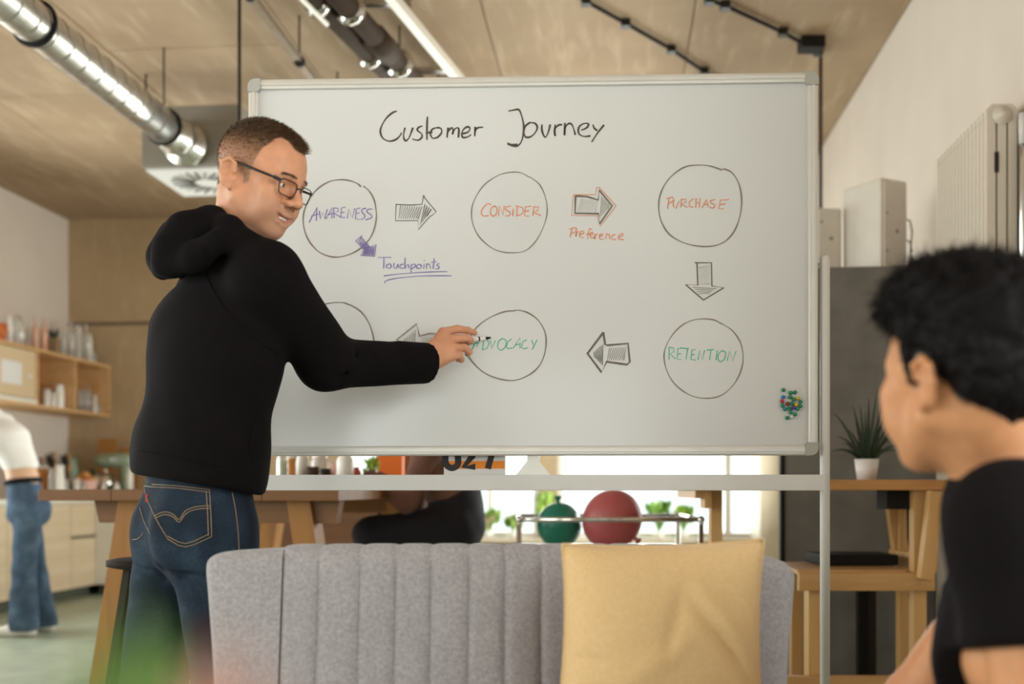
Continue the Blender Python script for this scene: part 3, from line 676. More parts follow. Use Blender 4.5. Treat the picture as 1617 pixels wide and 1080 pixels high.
def wing(x0, x1, sgn):
    R, Rz = (.055 if sgn < 0 else .085), (.03 if sgn < 0 else .05)
    edge = x0 if sgn < 0 else x1
    def topw(x):
        d = abs(x - edge); t = ZT - .010 * max(0, 1 - d / .16)
        if sgn > 0: t -= .008
        return t - Rz * (1 - math.sqrt(max(0, 1 - max(0, 1 - d / R) ** 2)))
    def skew(x, z): return -sgn * .03 * max(0, (ZT - .05 - z)) / .3 * (1 - abs(x - edge) / abs(x1 - x0))
    nx = 22; rows = []
    for i in range(nx):
        a = (i / (nx - 1)); a = a ** 2.2 if sgn < 0 else 1 - (1 - a) ** 2.2
        x = x0 + (x1 - x0) * a; d = abs(x - edge); w = max(0, 1 - d / .045)
        pr = back_profile(topw(x)); mid = SD + .057
        rows.append([(x + skew(x, z), mid + (dd - mid) * (1 - w ** 3 * .95) - (.006 * min(1, d / .06) if dd < mid else 0), z) for dd, z in pr])
    m = MB(); m.grid(rows); return m
wing(XL, xs[0], -1).build('back_wing', 'sofa_grey', sofa); wing(xs[-1], XR, 1).build('back_wing', 'sofa_grey', sofa)
MB().box(XL + .03, XR - .03, SD - .70, SD - .02, .30, .45, .04).build('seat_cushion', 'sofa_grey', sofa)
MB().box(XL + .03, XR - .03, SD - .68, SD + .09, .17, .31, .02).build('seat_base', 'sofa_grey', sofa)
for x in (XL + .1, XR - .1):
    for y in (SD - .62, SD + .03):
        MB().tube([(x, y, .18), (x, y, 0)], [.022, .014], 12).build('leg', 'dark_leg', sofa)

# cushion leaning on the backrest
def cushion():
    cw, ch, n = .405, .425, 44
    D0 = 1.905; tl, tr = P(888, 859, D0), P(1206, 851, D0); bl, br = P(868, 1205, D0 - .05), P(1214, 1205, D0 - .05)
    front, back = [], []
    rnd = random.Random(3)
    for i in range(n + 1):
        fr, bk = [], []
        for j in range(n + 1):
            s_, t_ = j / n, i / n
            base = (tl * (1 - s_) + tr * s_) * (1 - t_) + (bl * (1 - s_) + br * s_) * t_
            ex = 1 - abs(2 * s_ - 1) ** 2.4; ez = 1 - abs(2 * t_ - 1) ** 2.4
            h = .068 * (max(ex, 0) * max(ez, 0)) ** .55
            # pulled-in edges between the corners
            pin = .016 * (1 - (2 * s_ - 1) ** 2) * (abs(2 * t_ - 1) ** 6); pinx = .014 * (1 - (2 * t_ - 1) ** 2) * (abs(2 * s_ - 1) ** 6)
            base = base + Vector((pinx * (1 if s_ < .5 else -1), 0, -pin * .55 if t_ < .5 else pin))
            # creases
            c = 0
            for (ax, ay, bx_, by_, wd, am) in [(.62, .27, .99, .72, .020, -.013), (.66, .22, 1.0, .58, .026, .010), (.58, .20, .50, .48, .03, -.008), (.72, .16, .97, .40, .03, -.007), (0.0, .50, .24, .53, .018, -.008), (.2, .1, .42, .02, .03, -.007), (.3, .62, .62, .42, .05, .005), (.85, .62, .98, 1.0, .03, .007), (.0, .7, .3, .95, .04, -.004)]:
                vx, vy = bx_ - ax, by_ - ay; tt = max(0, min(1, ((s_ - ax) * vx + (t_ - ay) * vy) / (vx * vx + vy * vy)))
                dd = math.hypot(s_ - ax - vx * tt, t_ - ay - vy * tt)
                c += am * math.exp(-(dd / wd) ** 2) * (.35 + .65 * math.sin(math.pi * min(1, max(0.05, tt))))
            c *= min(1, 4 * min(s_, 1 - s_) + .25)
            fr.append(base + Vector((0, -h - c, 0))); bk.append(base + Vector((0, h * .55, 0)))
        front.append(fr); back.append(bk)
    root = empty('cushion', ((bl + br) / 2), 'plain mustard yellow cushion leaning on the grey sofa backrest', 'cushion')
    m = MB(); m.grid(front); m.grid(back); o = m.build('cover', 'cushion_yellow', root, fix=False)
    bm = bmesh.new(); bm.from_mesh(o.data); bmesh.ops.remove_doubles(bm, verts=bm.verts[:], dist=1e-5); bmesh.ops.recalc_face_normals(bm, faces=bm.faces[:]); bm.to_mesh(o.data); bm.free()
    edge = front[0] + [r[-1] for r in front[1:]] + front[-1][-2::-1] + [r[0] for r in front[-2:0:-1]]
    m = MB(); m.tube(edge, .0028, 6, closed=True); m.build('edge_seam', 'cushion_yellow', root)
cushion()

# ------------------------------------------------------------------ high oak table on trestles (end face towards us)
wood('oak_top', '#714822', '#80552b', 'X', .8, .4); wood('oak_leg', '#94622f', '#a87438', 'Z', .8, .45); wood('oak_pale', '#c9a376', '#d6b48a', 'Y', .8, .45)
tu0, tu1, tv0, tv1 = -2.196, -1.022, 3.92, 6.1
tz = .993
tab = empty('high_table', room((tu0 + tu1) / 2, (tv0 + tv1) / 2), 'long oak standing-height table on splayed trestle legs', 'table')
nb = 4
for i in range(nb):
    a, b = tu0 + (tu1 - tu0) * i / nb, tu0 + (tu1 - tu0) * (i + 1) / nb
    RB().box(a + .001, b - .001, tv0, tv1, tz - .043, tz, .003).build('plank', 'oak_top', tab)
for v in (tv0 + .12, tv1 - .3):
    m = RB(); m.prism([(tu0 + .165, tz - .043), (tu1 - .03, tz - .043), (tu1 - .045, tz - .13), (tu0 + .185, tz - .13)], (1, 0, 0), (0, 0, 1), (0, v, 0), (0, .075, 0)); m.build('crossbeam', 'oak_top', tab)
    for x0, s_ in ((-1.875, -1), (-1.205, 1)):
        m = RB(); m.prism([(x0 - .045, tz - .043), (x0 + .045, tz - .043), (x0 + .045 + s_ * .15, 0), (x0 - .05 + s_ * .15, 0)], (1, 0, 0), (0, 0, 1), (0, v - .03, 0), (0, .13, 0)); m.build('leg', 'oak_leg', tab)
RB().box(-1.64, -1.56, tv0 + .2, tv1 - .22, .42, .52).build('stretcher', 'oak_leg', tab)

# dark bar stool between the table and the man
def bar_stool(name, c, z, r, seatmat, legmat, label, seat_h=.03, spread=.1):
    root = empty(name, (c.x, c.y, 0), label, 'stool')
    m = MB(); m.lathe([(.001, z), (r * .8, z), (r, z - .006), (r, z - seat_h + .006), (r * .85, z - seat_h), (.001, z - seat_h)], (c.x, c.y, 0), 28); m.build('seat', seatmat, root)
    for k in range(4):
        a = math.pi / 4 + k * math.pi / 2 + .3
        p = Vector((c.x + math.cos(a) * r * .7, c.y + math.sin(a) * r * .7, z - seat_h)); q = Vector((c.x + math.cos(a) * (r + spread), c.y + math.sin(a) * (r + spread), 0))
        MB().bar(p, q, .03, .03, (math.cos(a), math.sin(a), .2)).build('leg', legmat, root)
    ring = [Vector((c.x + math.cos(a) * (r * .7 + (r * .3 + spread) * .68), c.y + math.sin(a) * (r * .7 + (r * .3 + spread) * .68), .3 * z)) for a in np.linspace(0, 2 * math.pi, 25)[:-1]]
    MB().tube(ring, .009, 8, closed=True).build('foot_ring', legmat, root)
    return root
mat('stool_black', '#241c18', .8, var=.1, spec=.15)
bar_stool('bar_stool', P(246, 880, 3.55), HC - (881 - HY) / F * 3.55, .155, 'stool_black', 'stool_black', 'dark round bar stool beside the trestle leg behind the man')
mat('stool_white', '#dad5cf', .4, var=.03)
STW = P(720, 861, 5.05)
bar_stool('bar_stool', STW, STW.z, .165, 'stool_white', 'oak_leg', 'white topped bar stool under the person sitting at the table', .025)

# brown sideboard further back
wood('walnut', '#5f3d20', '#71492a', 'X', .6, .5)
sb = empty('sideboard', room(-1.75, 7.35), 'low brown wooden sideboard standing behind the high table', 'sideboard')
su0, su1 = -2.45, -1.12
RB().box(su0, su1, 7.1, 7.6, .06, .93, .004).build('body', 'walnut', sb)
for i in range(3):
    a = su0 + .02 + i * (su1 - su0 - .02) / 3
    d_ = RB().box(a, a + (su1 - su0 - .02) / 3 - .02, 7.08, 7.1, .1, .9, .002).build('door', 'walnut', sb)
    RB().box(a + .33, a + .345, 7.065, 7.08, .45, .6).build('handle', 'dark_metal', d_)
for x in (su0 + .05, su1 - .05):
    for v in (7.15, 7.55): RB().tube([(x, v, .07), (x, v, 0)], .02, 8).build('leg', 'dark_metal', sb)

# ------------------------------------------------------------------ kitchen corner
wood('birch', '#cdb597', '#dac6aa', 'Y', .5, .5); wood('birch_x', '#cdb597', '#dac6aa', 'X', .5, .5)
wood('shelf_wood', '#c79a68', '#d8b183', 'Y', .7, .5)
mat('worktop', '#e2dcd2', .35, var=.03); mat('kick', '#4d4f42', .7, var=.1); mat('cane', '#cdb493', .8, var=.18, scale=90)
KU = U_L + .64
def vpx(u, px):
    k_ = (px - HX) / F; c, s = math.cos(ANG), math.sin(ANG); return u * (c + k_ * s) / (k_ * c - s)
units = [vpx(KU, -160), vpx(KU, -40), vpx(KU, 12), vpx(KU, 112), 9.62]
for i, (a, b) in enumerate(zip(units[:-1], units[1:])):
    r_ = empty('base_cabinet', room(KU - .3, (a + b) / 2), ['pale birch base cabinet unit left of the woman at the counter', 'pale birch base cabinet unit with a plain door behind the woman', 'pale birch base cabinet unit with a tall plain front beside the woman', 'pale birch base cabinet with a drawer over a door by the corner'][i], 'cabinet')
    RB().box(U_L + .03, KU - .02, a + .0005, b - .0005, .1, .862).build('body', 'birch', r_)
    RB().box(U_L + .04, KU - .07, a + .0005, b - .0005, 0, .1).build('plinth', 'kick', r_)
    if i == 3:
        d_ = RB().box(KU - .02, KU, a + .004, b - .004, .1, .54, .002).build('door', 'birch', r_)
        d2 = RB().box(KU - .02, KU, a + .004, b - .004, .565, .855, .002).build('drawer', 'birch', r_)
        RB().box(KU - .02, KU - .006, a + .004, b - .004, .542, .563).build('grip_groove', 'kick', r_)
    else:
        RB().box(KU - .02, KU, a + .004, b - .004, .1, .855, .002).build('door', 'birch', r_)
kv = 9.62
for i, (a, b) in enumerate([(KU, KU + .7), (KU + .7, KU + 1.5)]):
    r_ = empty('base_cabinet', room((a + b) / 2, kv + .3), ['pale base cabinet unit along the concrete wall in the corner', 'pale base cabinet unit at the free end of the concrete wall counter'][i], 'cabinet')
    RB().box(a + .0005, b - .0005, kv, V_B - .03, .1, .862).build('body', 'birch_x', r_)
    RB().box(a + .0005, b - .0005, kv + .06, V_B - .03, 0, .1).build('plinth', 'kick', r_)
    RB().box(a + .004, b - .004, kv - .02, kv, .1, .855, .002).build('door', 'worktop', r_)
wt = RB(); wt.prism([(U_L, units[0]), (KU + .02, units[0]), (KU + .02, kv - .03), (KU + 1.5, kv - .03), (KU + 1.5, V_B), (U_L, V_B)], (1, 0, 0), (0, 1, 0), (0, 0, .862), (0, 0, .038))
wt.build('worktop', 'worktop', loc=room(KU - .3, 8.5, .862), label='pale kitchen worktop running round the corner on the base cabinets', cat='worktop')

# wall shelf
SU = U_L + .45; zs0, zs1 = 1.70, 2.215
va, vb, vc_ = vpx(SU, -60), vpx(SU, 59), vpx(SU, 119); ve = V_B - .012
ws = empty('wall_shelf', room(U_L + .16, (va + ve) / 2, zs0), 'long wooden wall shelf with open compartments and a cane door', 'shelf')
RB().box(U_L, SU, va, ve, zs0, zs0 + .028, .003).build('bottom_board', 'shelf_wood', ws)
RB().box(U_L, SU, va, ve, zs1 - .028, zs1, .003).build('top_board', 'shelf_wood', ws)
for v in (va, vb, vc_, ve - .025):
    RB().box(U_L, SU - .003, v, v + .025, zs0 + .028, zs1 - .028).build('divider', 'shelf_wood', ws)
RB().box(U_L, U_L + .012, va, ve, zs0 + .028, zs1 - .028).build('back_panel', 'shelf_wood', ws)
d_ = RB().box(SU - .03, SU - .012, va + .03, vb - .004, zs0 + .07, zs1 - .035, .002).build('sliding_door', 'cane', ws)
RB().lathe([(.001, .012), (.018, .01), (.02, 0)], (SU - .012, vb - .1, (zs0 + zs1) / 2), 14, (1, 0, 0)).build('knob', 'white_metal', d_)
RB().box(SU - .012, SU - .009, vpx(SU, 4), vpx(SU, 36), zs0 + .17, zs0 + .36).build('note', 'paper', d_)
RB().box(SU - .06, SU + .004, va, vb - .01, zs0 + .028, zs0 + .062).build('door_track', 'worktop', ws)

# ---- small things in the kitchen: bottles, glasses, jars
mat('rose_liquid', '#d9a48c', .25, var=.06); mat('white_ceramic', '#e6e1da', .3, var=.03); mat('amber', '#b8752c', .2, var=.1)
mat('sage', '#8d9c86', .4, var=.05); mat('sage_dark', '#4d5a48', .5, var=.08); mat('bread', '#b8622e', .7, var=.3, scale=30); mat('straw', '#c98e4e', .7, var=.2)
mat('brown_card', '#8d7458', .8, var=.05); mat('dark_green_leaf', '#233321', .6, var=.2); wood('board_wood', '#9c6a30', '#ad7a3c', 'Z', .6, .5)
mat('lime', '#a8c242', .5, var=.2, scale=20); mat('orange_card', '#e8741f', .6, var=.04); mat('red_soft', '#b8403c', .5, var=.1); mat('pink_soft', '#dfb0a4', .5, var=.06)
PROF = {
    'bottle': [(.001, 0), (.5, 0), (.5, .58), (.42, .68), (.17, .78), (.15, .97), (.18, .98), (.18, 1), (.001, 1)],
    'slim': [(.001, 0), (.5, 0), (.5, .8), (.3, .88), (.3, 1), (.001, 1)],
    'jar': [(.001, 0), (.48, 0), (.5, .03), (.5, .74), (.42, .8), (.44, .81), (.44, 1), (.001, 1)],
    'glass': [(.001, 0), (.42, 0), (.5, 1), (.47, 1), (.4, .04), (.001, .04)],
    'cup': [(.001, 0), (.38, 0), (.47, .1), (.5, 1), (.46, 1), (.42, .12), (.001, .08)],
    'cloche': [(.001, 0), (.5, 0), (.5, .5), (.42, .75), (.25, .92), (.08, .97), (.08, 1), (.001, 1)],
    'bowl': [(.001, 0), (.2, 0), (.35, .2), (.48, .6), (.5, 1), (.47, 1), (.44, .62), (.3, .25), (.001, .1)],
}
def vessel(name, loc, w, h, kind, material, label, cat, cap=None, capmat='white_metal', handle=False, fill=None):
    if cap is None and not handle and not fill:
        m = MB(); m.lathe([(r * w, z * h) for r, z in PROF[kind]], loc, 18); return m.build(name, material, loc=loc, label=label, cat=cat)
    root = empty(name, loc, label, cat)
    m = MB(); m.lathe([(r * w, z * h) for r, z in PROF[kind]], loc, 18); m.build('body', material, root)
    if cap:
        rt = PROF[kind][-2][0] * w
        m = MB(); m.lathe([(.001, cap * h), (rt * 1.12, cap * h), (rt * 1.12, 0), (rt * 1.02, -.01)][::-1], Vector(loc) + Vector((0, 0, h)), 14); m.build('cap', capmat, root)
    if fill:
        m = MB(); m.lathe([(.001, .005), (.43 * w, .005), (.43 * w, h * fill[1]), (.001, h * fill[1])], loc, 14); m.build('contents', fill[0], root)
    if handle:
        pts = [Vector(loc) + Vector((w * .48 + w * .32 * math.sin(t), 0, h * .5 - h * .3 * math.cos(t))) for t in np.linspace(.15, math.pi - .15, 9)]
        m = MB(); m.tube(pts, w * .06, 6); m.build('handle', material, root)
    return root
def shelf_loc(px, z, du=.14):
    u = SU - du; v = vpx(u, px); return room(u, v, z)
SCALE = lambda loc: F / loc.y            # px per metre there
top_items = [  # px, width px, height px, kind, material, label, cap
    (3, 16, 32, 'bowl', 'bread', 'small rust coloured bowl on the wall shelf top', 'bowl'),
    (15, 8, 48, 'slim', 'white_ceramic', 'slim white bottle beside the glass dome on the wall shelf', 'bottle'),
    (28, 24, 52, 'cloche', 'clear_glass_glint', 'clear glass dome on top of the wall shelf', 'dome'),
    (37, 7, 46, 'slim', 'white_ceramic', 'slim white bottle between the glass dome and rose bottles', 'bottle'),
    (55, 9, 54, 'bottle', 'rose_liquid', 'narrow rose tinted bottle on the wall shelf top', 'bottle'),
    (69, 11, 56, 'bottle', 'rose_liquid', 'wider rose tinted bottle with a pale foot on the wall shelf top', 'bottle'),
    (100, 8, 50, 'bottle', 'clear_glass_glint', 'thin clear bottle leaning by the glass jugs on the shelf', 'bottle'),
    (112, 10, 60, 'bottle', 'clear_glass_glint', 'tall clear swing-top bottle on the wall shelf top', 'bottle'),
    (124, 12, 58, 'jar', 'clear_glass_glint', 'tall clear glass carafe on the wall shelf top', 'carafe'),
    (136, 9, 62, 'bottle', 'clear_glass_glint', 'tallest clear glass bottle near the shelf end', 'bottle'),
    (142, 7, 48, 'slim', 'white_ceramic', 'slim pale bottle at the shelf end beside the tallest bottle', 'bottle'),
    (149, 6, 20, 'glass', 'clear_glass_glint', 'short clear tumbler at the end of the shelf top', 'glass'),
    (156, 6, 19, 'glass', 'clear_glass_glint', 'short clear tumbler, outermost on the shelf top', 'glass')]
for px, w, h, k_, mt, lb, ct in top_items:
    lo = shelf_loc(px, zs1); s_ = SCALE(lo); vessel(ct if ct != 'dome' else 'glass_dome', lo, w / s_, h / s_, k_, mt, lb, ct)
# potted succulent on the shelf top
lo = shelf_loc(84, zs1); pr_ = empty('potted_succulent', lo, 'dark square pot with a small spiky plant on the wall shelf', 'plant')
MB().box(lo.x - .055, lo.x + .055, lo.y - .055, lo.y + .055, lo.z, lo.z + .16, .006).build('pot', 'brown_card', pr_)
for k in range(12):
    a = k * 2.4; e = lo + Vector((math.cos(a) * .05, math.sin(a) * .05, .26 - .004 * k))
    MB().tube([lo + Vector((0, 0, .15)), (lo + e) / 2 + Vector((0, 0, .05)), e], [.012, .014, .002], 5).build('leaf', 'dark_green_leaf', pr_)
in_items = [(73, 13, 28, 'cup', 'white_ceramic', 'white mug at the divider inside the open shelf compartment', 'mug', True), (83, 10, 24, 'cup', 'white_ceramic', 'small white cup among the mugs inside the shelf', 'cup', False),
    (93, 16, 38, 'jar', 'white_ceramic', 'tall white lidded jar inside the shelf among mugs', 'jar', False), (103, 12, 34, 'cup', 'white_ceramic', 'tall white mug with a handle inside the shelf compartment', 'mug', True),
    (126, 8, 36, 'glass', 'clear_glass_glint', 'tall clear drinking glass next to the middle divider', 'glass', False), (134, 8, 38, 'glass', 'clear_glass_glint', 'tall clear drinking glass, second from the middle divider', 'glass', False),
    (140, 7, 38, 'glass', 'clear_glass_glint', 'tall clear drinking glass, third from the middle divider', 'glass', False), (149, 7, 30, 'cup', 'white_ceramic', 'white cup beside the tall drinking glasses', 'cup', False), (155, 8, 16, 'glass', 'clear_glass_glint', 'short clear glass at the end of the open compartment', 'glass', False)]
for px, w, h, k_, mt, lb, ct, hd in in_items:
    lo = shelf_loc(px, zs0 + .028, .12); s_ = SCALE(lo); vessel('drinking_glass' if ct == 'glass' else ct, lo, w / s_, h / s_, k_, mt, lb, ct, handle=hd)

CZ = .90
def counter_loc(px, D): p = P(px, HY, D); return Vector((p.x, D, CZ))
def ch(py, D): return HC + (HY - py) / F * D - CZ        # height above the counter of something whose top is at py
lo = counter_loc(67, 9.55); vessel('honey_jar', lo, .11, ch(738, 9.55), 'jar', 'amber', 'amber jar with a pale lid on the worktop beside the woman', 'jar', .05, 'white_ceramic')
lo = counter_loc(85, 9.5); vessel('jar', lo, .10, ch(742, 9.5), 'jar', 'clear_glass_glint', 'clear storage jar next to the amber jar on the worktop', 'jar', .04, 'chrome')
lo = counter_loc(95, 9.45); vessel('milk_bottle', lo, .075, ch(737, 9.45), 'jar', 'white_ceramic', 'white milk bottle on the worktop', 'bottle', .05, 'white_metal')
lo = counter_loc(104, 9.5); vessel('tumbler', lo, .05, ch(757, 9.5), 'glass', 'clear_glass_glint', 'small clear tumbler beside the milk bottle', 'glass')
lo = counter_loc(120, 9.7); vessel('cup', lo, .06, ch(756, 9.7), 'cup', 'white_ceramic', 'white cup in front of the bread bowl on the worktop', 'cup')
lo = counter_loc(131, 9.75); vessel('tumbler', lo, .045, ch(760, 9.75), 'glass', 'clear_glass_glint', 'tiny clear glass in front of the bread bowl', 'glass')
lo = counter_loc(163, 10.07); vessel('cup', lo, .05, ch(764, 10.07), 'cup', 'white_ceramic', 'tiny white cup in front of the green food mixer', 'cup')
lo = counter_loc(184, 10.07); vessel('salt_cellar', lo, .06, ch(761, 10.07), 'cloche', 'white_ceramic', 'small white domed pot in front of the green food mixer', 'pot')
lo = counter_loc(205, 10.1); vessel('paper_roll', lo, .06, ch(738, 10.1), 'slim', 'white_ceramic', 'white upright roll beside the green food mixer', 'roll')
for px, tip, lb in ((60, 722, 'dark utensil pot beside the woman'), (80, 714, 'black bristle brush pot on the worktop'), (103, 716, 'black feathery brush pot left of the bread bowl')):
    lo = counter_loc(px, 9.98); r_ = empty('utensil_pot', lo, lb, 'pot'); MB().lathe([(.001, 0), (.045, 0), (.05, .14), (.045, .14), (.04, .01)], lo, 16).build('pot', 'sage_dark', r_)
    for k in range(9):
        a = k * 2.4; h_ = ch(tip, 9.98) * (.8 + .2 * math.cos(k))
        MB().tube([lo + Vector((0, 0, .05)), lo + Vector((math.cos(a) * .03, math.sin(a) * .03, h_ * .8)), lo + Vector((math.cos(a) * .042, math.sin(a) * .042, h_))], [.005, .006, .012], 6).build('utensil', 'black_plastic' if k % 4 else 'straw', r_)
lo = counter_loc(134, 9.98); r_ = empty('bread_bowl', lo, 'pale bowl heaped with orange brown bread rolls on the worktop', 'bowl')
MB().lathe([(.001, 0), (.07, 0), (.10, .09), (.13, .17), (.125, .17), (.09, .09), (.001, .02)], lo, 20).build('bowl', 'pink_soft', r_)
for k in range(7):
    a = k * 2 * math.pi / 6; rr = .065 if k else 0; c_ = lo + Vector((math.cos(a) * rr, math.sin(a) * rr, .165 + (.045 if not k else 0)))
    MB().lathe([((.05) * math.sin(t), -.04 * math.cos(t)) for t in np.linspace(0.02, math.pi - .02, 9)], c_, 12).build('roll', 'bread' if k % 2 else 'straw', r_)
def mixer(px, D, top, label, c1):
    lo = counter_loc(px, D); h = ch(top, D); r_ = empty('food_mixer', lo, label, 'mixer')
    MB().box(lo.x - .17, lo.x + .15, lo.y - .1, lo.y + .1, lo.z, lo.z + .04, .012).build('base', c1, r_)
    MB().tube([lo + Vector((.09, 0, .03)), lo + Vector((.1, 0, h * .55)), lo + Vector((.085, 0, h * .72))], [.062, .05, .058], 16).build('column', c1, r_)
    hd = MB(); hd.tube([lo + Vector((x, 0, h * .82)) for x in (-.2, -.18, -.12, 0, .1, .15, .165)], [.03, .055, .066, .072, .07, .05, .012], 18); hd.build('motor_head', c1, r_)
    MB().lathe([(.001, .045), (.05, .045), (.085, .1), (.095, h * .52), (.09, h * .52), (.075, .1), (.001, .06)], lo + Vector((-.1, 0, 0)), 20).build('bowl', 'chrome', r_)
    MB().tube([lo + Vector((-.1, 0, h * .72)), lo + Vector((-.1, 0, h * .45))], .014, 8).build('beater', 'chrome', r_)
    MB().box(lo.x - .03, lo.x + .05, lo.y - .078, lo.y - .068, lo.z + h * .8, lo.z + h * .86).build('side_badge', 'chrome', r_)
mixer(183, 10.25, 714, 'sage green stand mixer on the worktop by the concrete wall', 'sage')
lo = counter_loc(146, 10.36); r_ = empty('kettle', lo, 'dark green kettle between the bread bowl and food mixer', 'kettle')
MB().lathe([(.001, 0), (.085, 0), (.095, .03), (.085, .17), (.06, .24), (.02, .26), (.015, .29), (.001, .29)], lo, 20).build('body', 'sage_dark', r_)
MB().tube([lo + Vector((.08, 0, .05)), lo + Vector((.14, 0, .1)), lo + Vector((.14, 0, .2)), lo + Vector((.06, 0, .24))], .012, 8).build('handle', 'black_plastic', r_)
MB().tube([lo + Vector((-.08, 0, .12)), lo + Vector((-.15, 0, .2))], [.022, .012], 8).build('spout', 'sage_dark', r_)
lo = counter_loc(112, 10.3); vessel('canister', lo, .14, ch(722, 10.28), 'jar', 'sage', 'sage green canister behind the bread bowl', 'canister', .03, 'sage_dark')
for px, w_, top, lb in ((157, .2, 692, 'brown wooden chopping board leaning on the concrete wall'), (195, .2, 706, 'lighter wooden chopping board leaning beside the mixer')):
    lo = counter_loc(px, 10.42); lo.y = room(0, V_B).y - .09 - TAN * lo.x; h_ = HC + (HY - top) / F * lo.y - CZ
    m = MB(Matrix.Translation(lo) @ Matrix.Rotation(-ANG, 4, 'Z') @ Matrix.Rotation(-.1, 4, 'X')); m.box(-w_ / 2, w_ / 2, -.012, .012, 0, h_, .01)
    m.build('chopping_board', 'board_wood', loc=lo, label=lb, cat='board')

# ---- things on the high table, seen under the board
def tab_loc(px, D): p = P(px, HY, D); return Vector((p.x, D, tz))
def th(py, D): return HC + (HY - py) / F * D - tz
D_ = 5.0
vessel('glass_jar', tab_loc(446, 4.7), .05, .17, 'jar', 'clear_glass_glint', 'clear jar with lime pieces at the near side of the table', 'jar', fill=('lime', .7))
vessel('brown_jar', tab_loc(462, 4.9), .07, .15, 'jar', 'amber', 'brown jar on the high table beside the white bottles', 'jar', .02)
vessel('white_bottle', tab_loc(478, 4.8), .06, .21, 'bottle', 'white_ceramic', 'white bottle with a narrow neck beside the brown jar', 'bottle')
vessel('dark_cup', tab_loc(494, 4.75), .055, .10, 'cup', 'pipe_brown', 'dark brown cup between white bottles on the table', 'cup', handle=True)
vessel('white_jug', tab_loc(505, 5.0), .08, .17, 'jar', 'white_ceramic', 'white jug on the high table beside a dark cup', 'jug', handle=True)
vessel('dark_cup', tab_loc(514, 4.7), .045, .09, 'cup', 'dark_metal', 'small black cup in front of the white jug', 'cup', handle=True)
vessel('pink_cup', tab_loc(530, 4.8), .052, .115, 'cup', 'pink_soft', 'pale pink cup on the high table', 'cup')
vessel('white_vase', tab_loc(545, 4.6), .075, .2, 'bottle', 'white_ceramic', 'broad white vase behind the pink cup', 'vase')
vessel('red_candle', tab_loc(563, 4.85), .042, .10, 'slim', 'red_soft', 'dark red candle jar on the high table', 'candle')
lo = tab_loc(617, 5.6)
MB(Matrix.Translation(lo)).box(-.066, .066, -.04, .04, 0, .22, .003).build('orange_box', 'orange_card', loc=lo, label='bright orange cardboard box standing on the high table', cat='box')
lo = tab_loc(645, 5.75); MB(Matrix.Translation(lo)).box(-.02, .02, -.06, .06, 0, .2, .002).build('grey_carton', 'brown_card', loc=lo, label='narrow beige carton beside the orange box', cat='box')
def leafy(name, lo, n, h, spread, pot, label, leafmats, lw=.03, seed=1, potm='white_ceramic'):
    rnd = random.Random(seed); r_ = empty(name, lo, label, 'plant')
    MB().lathe([(.001, 0), (pot * .7, 0), (pot, pot * 1.5), (pot * .88, pot * 1.5), (pot * .8, pot * 1.3), (.001, pot * 1.3)], lo, 18).build('pot', potm, r_)
    base = Vector(lo) + Vector((0, 0, pot * 1.3))
    for k in range(n):
        a = rnd.uniform(0, 6.283); rr = spread * rnd.random() ** .6; hh = h * rnd.uniform(.45, 1)
        tip = base + Vector((math.cos(a) * rr, math.sin(a) * rr, hh)); st = base + (tip - base) * .6 + Vector((0, 0, hh * .12))
        d = (tip - st); L_ = lw * rnd.uniform(1.4, 2.4); d = d.normalized() * L_; side = d.cross(Vector((rnd.uniform(-1, 1), rnd.uniform(-1, 1), .3))).normalized() * lw * rnd.uniform(.5, .8)
        up = side.cross(d).normalized() * lw * .15
        m = MB(); m.tube([base, st], [.003, .002], 4, caps=False)
        m.add([st, st + d * .4 + side + up, st + d, st + d * .4 - side + up, st + d * .45], [(0, 1, 4), (1, 2, 4), (2, 3, 4), (3, 0, 4)], True)
        m.build('leaf', leafmats[k % len(leafmats)], r_, fix=False)
    return r_
mat('leaf_green', '#6f9a3e', .5, var=.2, scale=30); mat('leaf_pale', '#a9cf6a', .5, var=.15, scale=30); mat('leaf_deep', '#3c6b2c', .5, var=.2, scale=30); mat('blossom', '#f0c4b4', .6, var=.1)
leafy('table_plant', tab_loc(587, 5.0), 24, .11, .05, .03, 'small lime green plant in a pot beside the orange box', ['lime', 'leaf_pale'], .02, 5)
WS = room(0, V_B - .04)
for i, (px, h_, sp, seed, lb, ms, D) in enumerate([(772, .2, .16, 1, 'bushy pale green sill plant with pinkish blossoms', ['leaf_green', 'leaf_pale', 'blossom', 'leaf_green'], 0),
        (812, .13, .1, 2, 'low green sill plant with pale flowers', ['leaf_green', 'blossom', 'leaf_pale'], 0), (862, .44, .12, 3, 'tall yellow green sill plant behind the green balloon', ['leaf_pale', 'lime'], 0),
        (1040, .33, .2, 4, 'loose green sill plant behind the red balloon', ['leaf_green', 'leaf_pale', 'leaf_deep'], 0), (1078, .24, .12, 6, 'small round leaved sill plant by the frame edge', ['leaf_green', 'lime'], 0)]):
    v_ = V_B - .0; c, s = math.cos(ANG), math.sin(ANG); k_ = (px - HX) / F; vv = V_B - .005
    u_ = vv * (k_ * c - s) / (c + k_ * s); lo = room(u_, V_B - .1, BZ0)
    leafy('sill_plant', lo, 70, h_, sp * .75, .045, lb, ms, .05, seed)

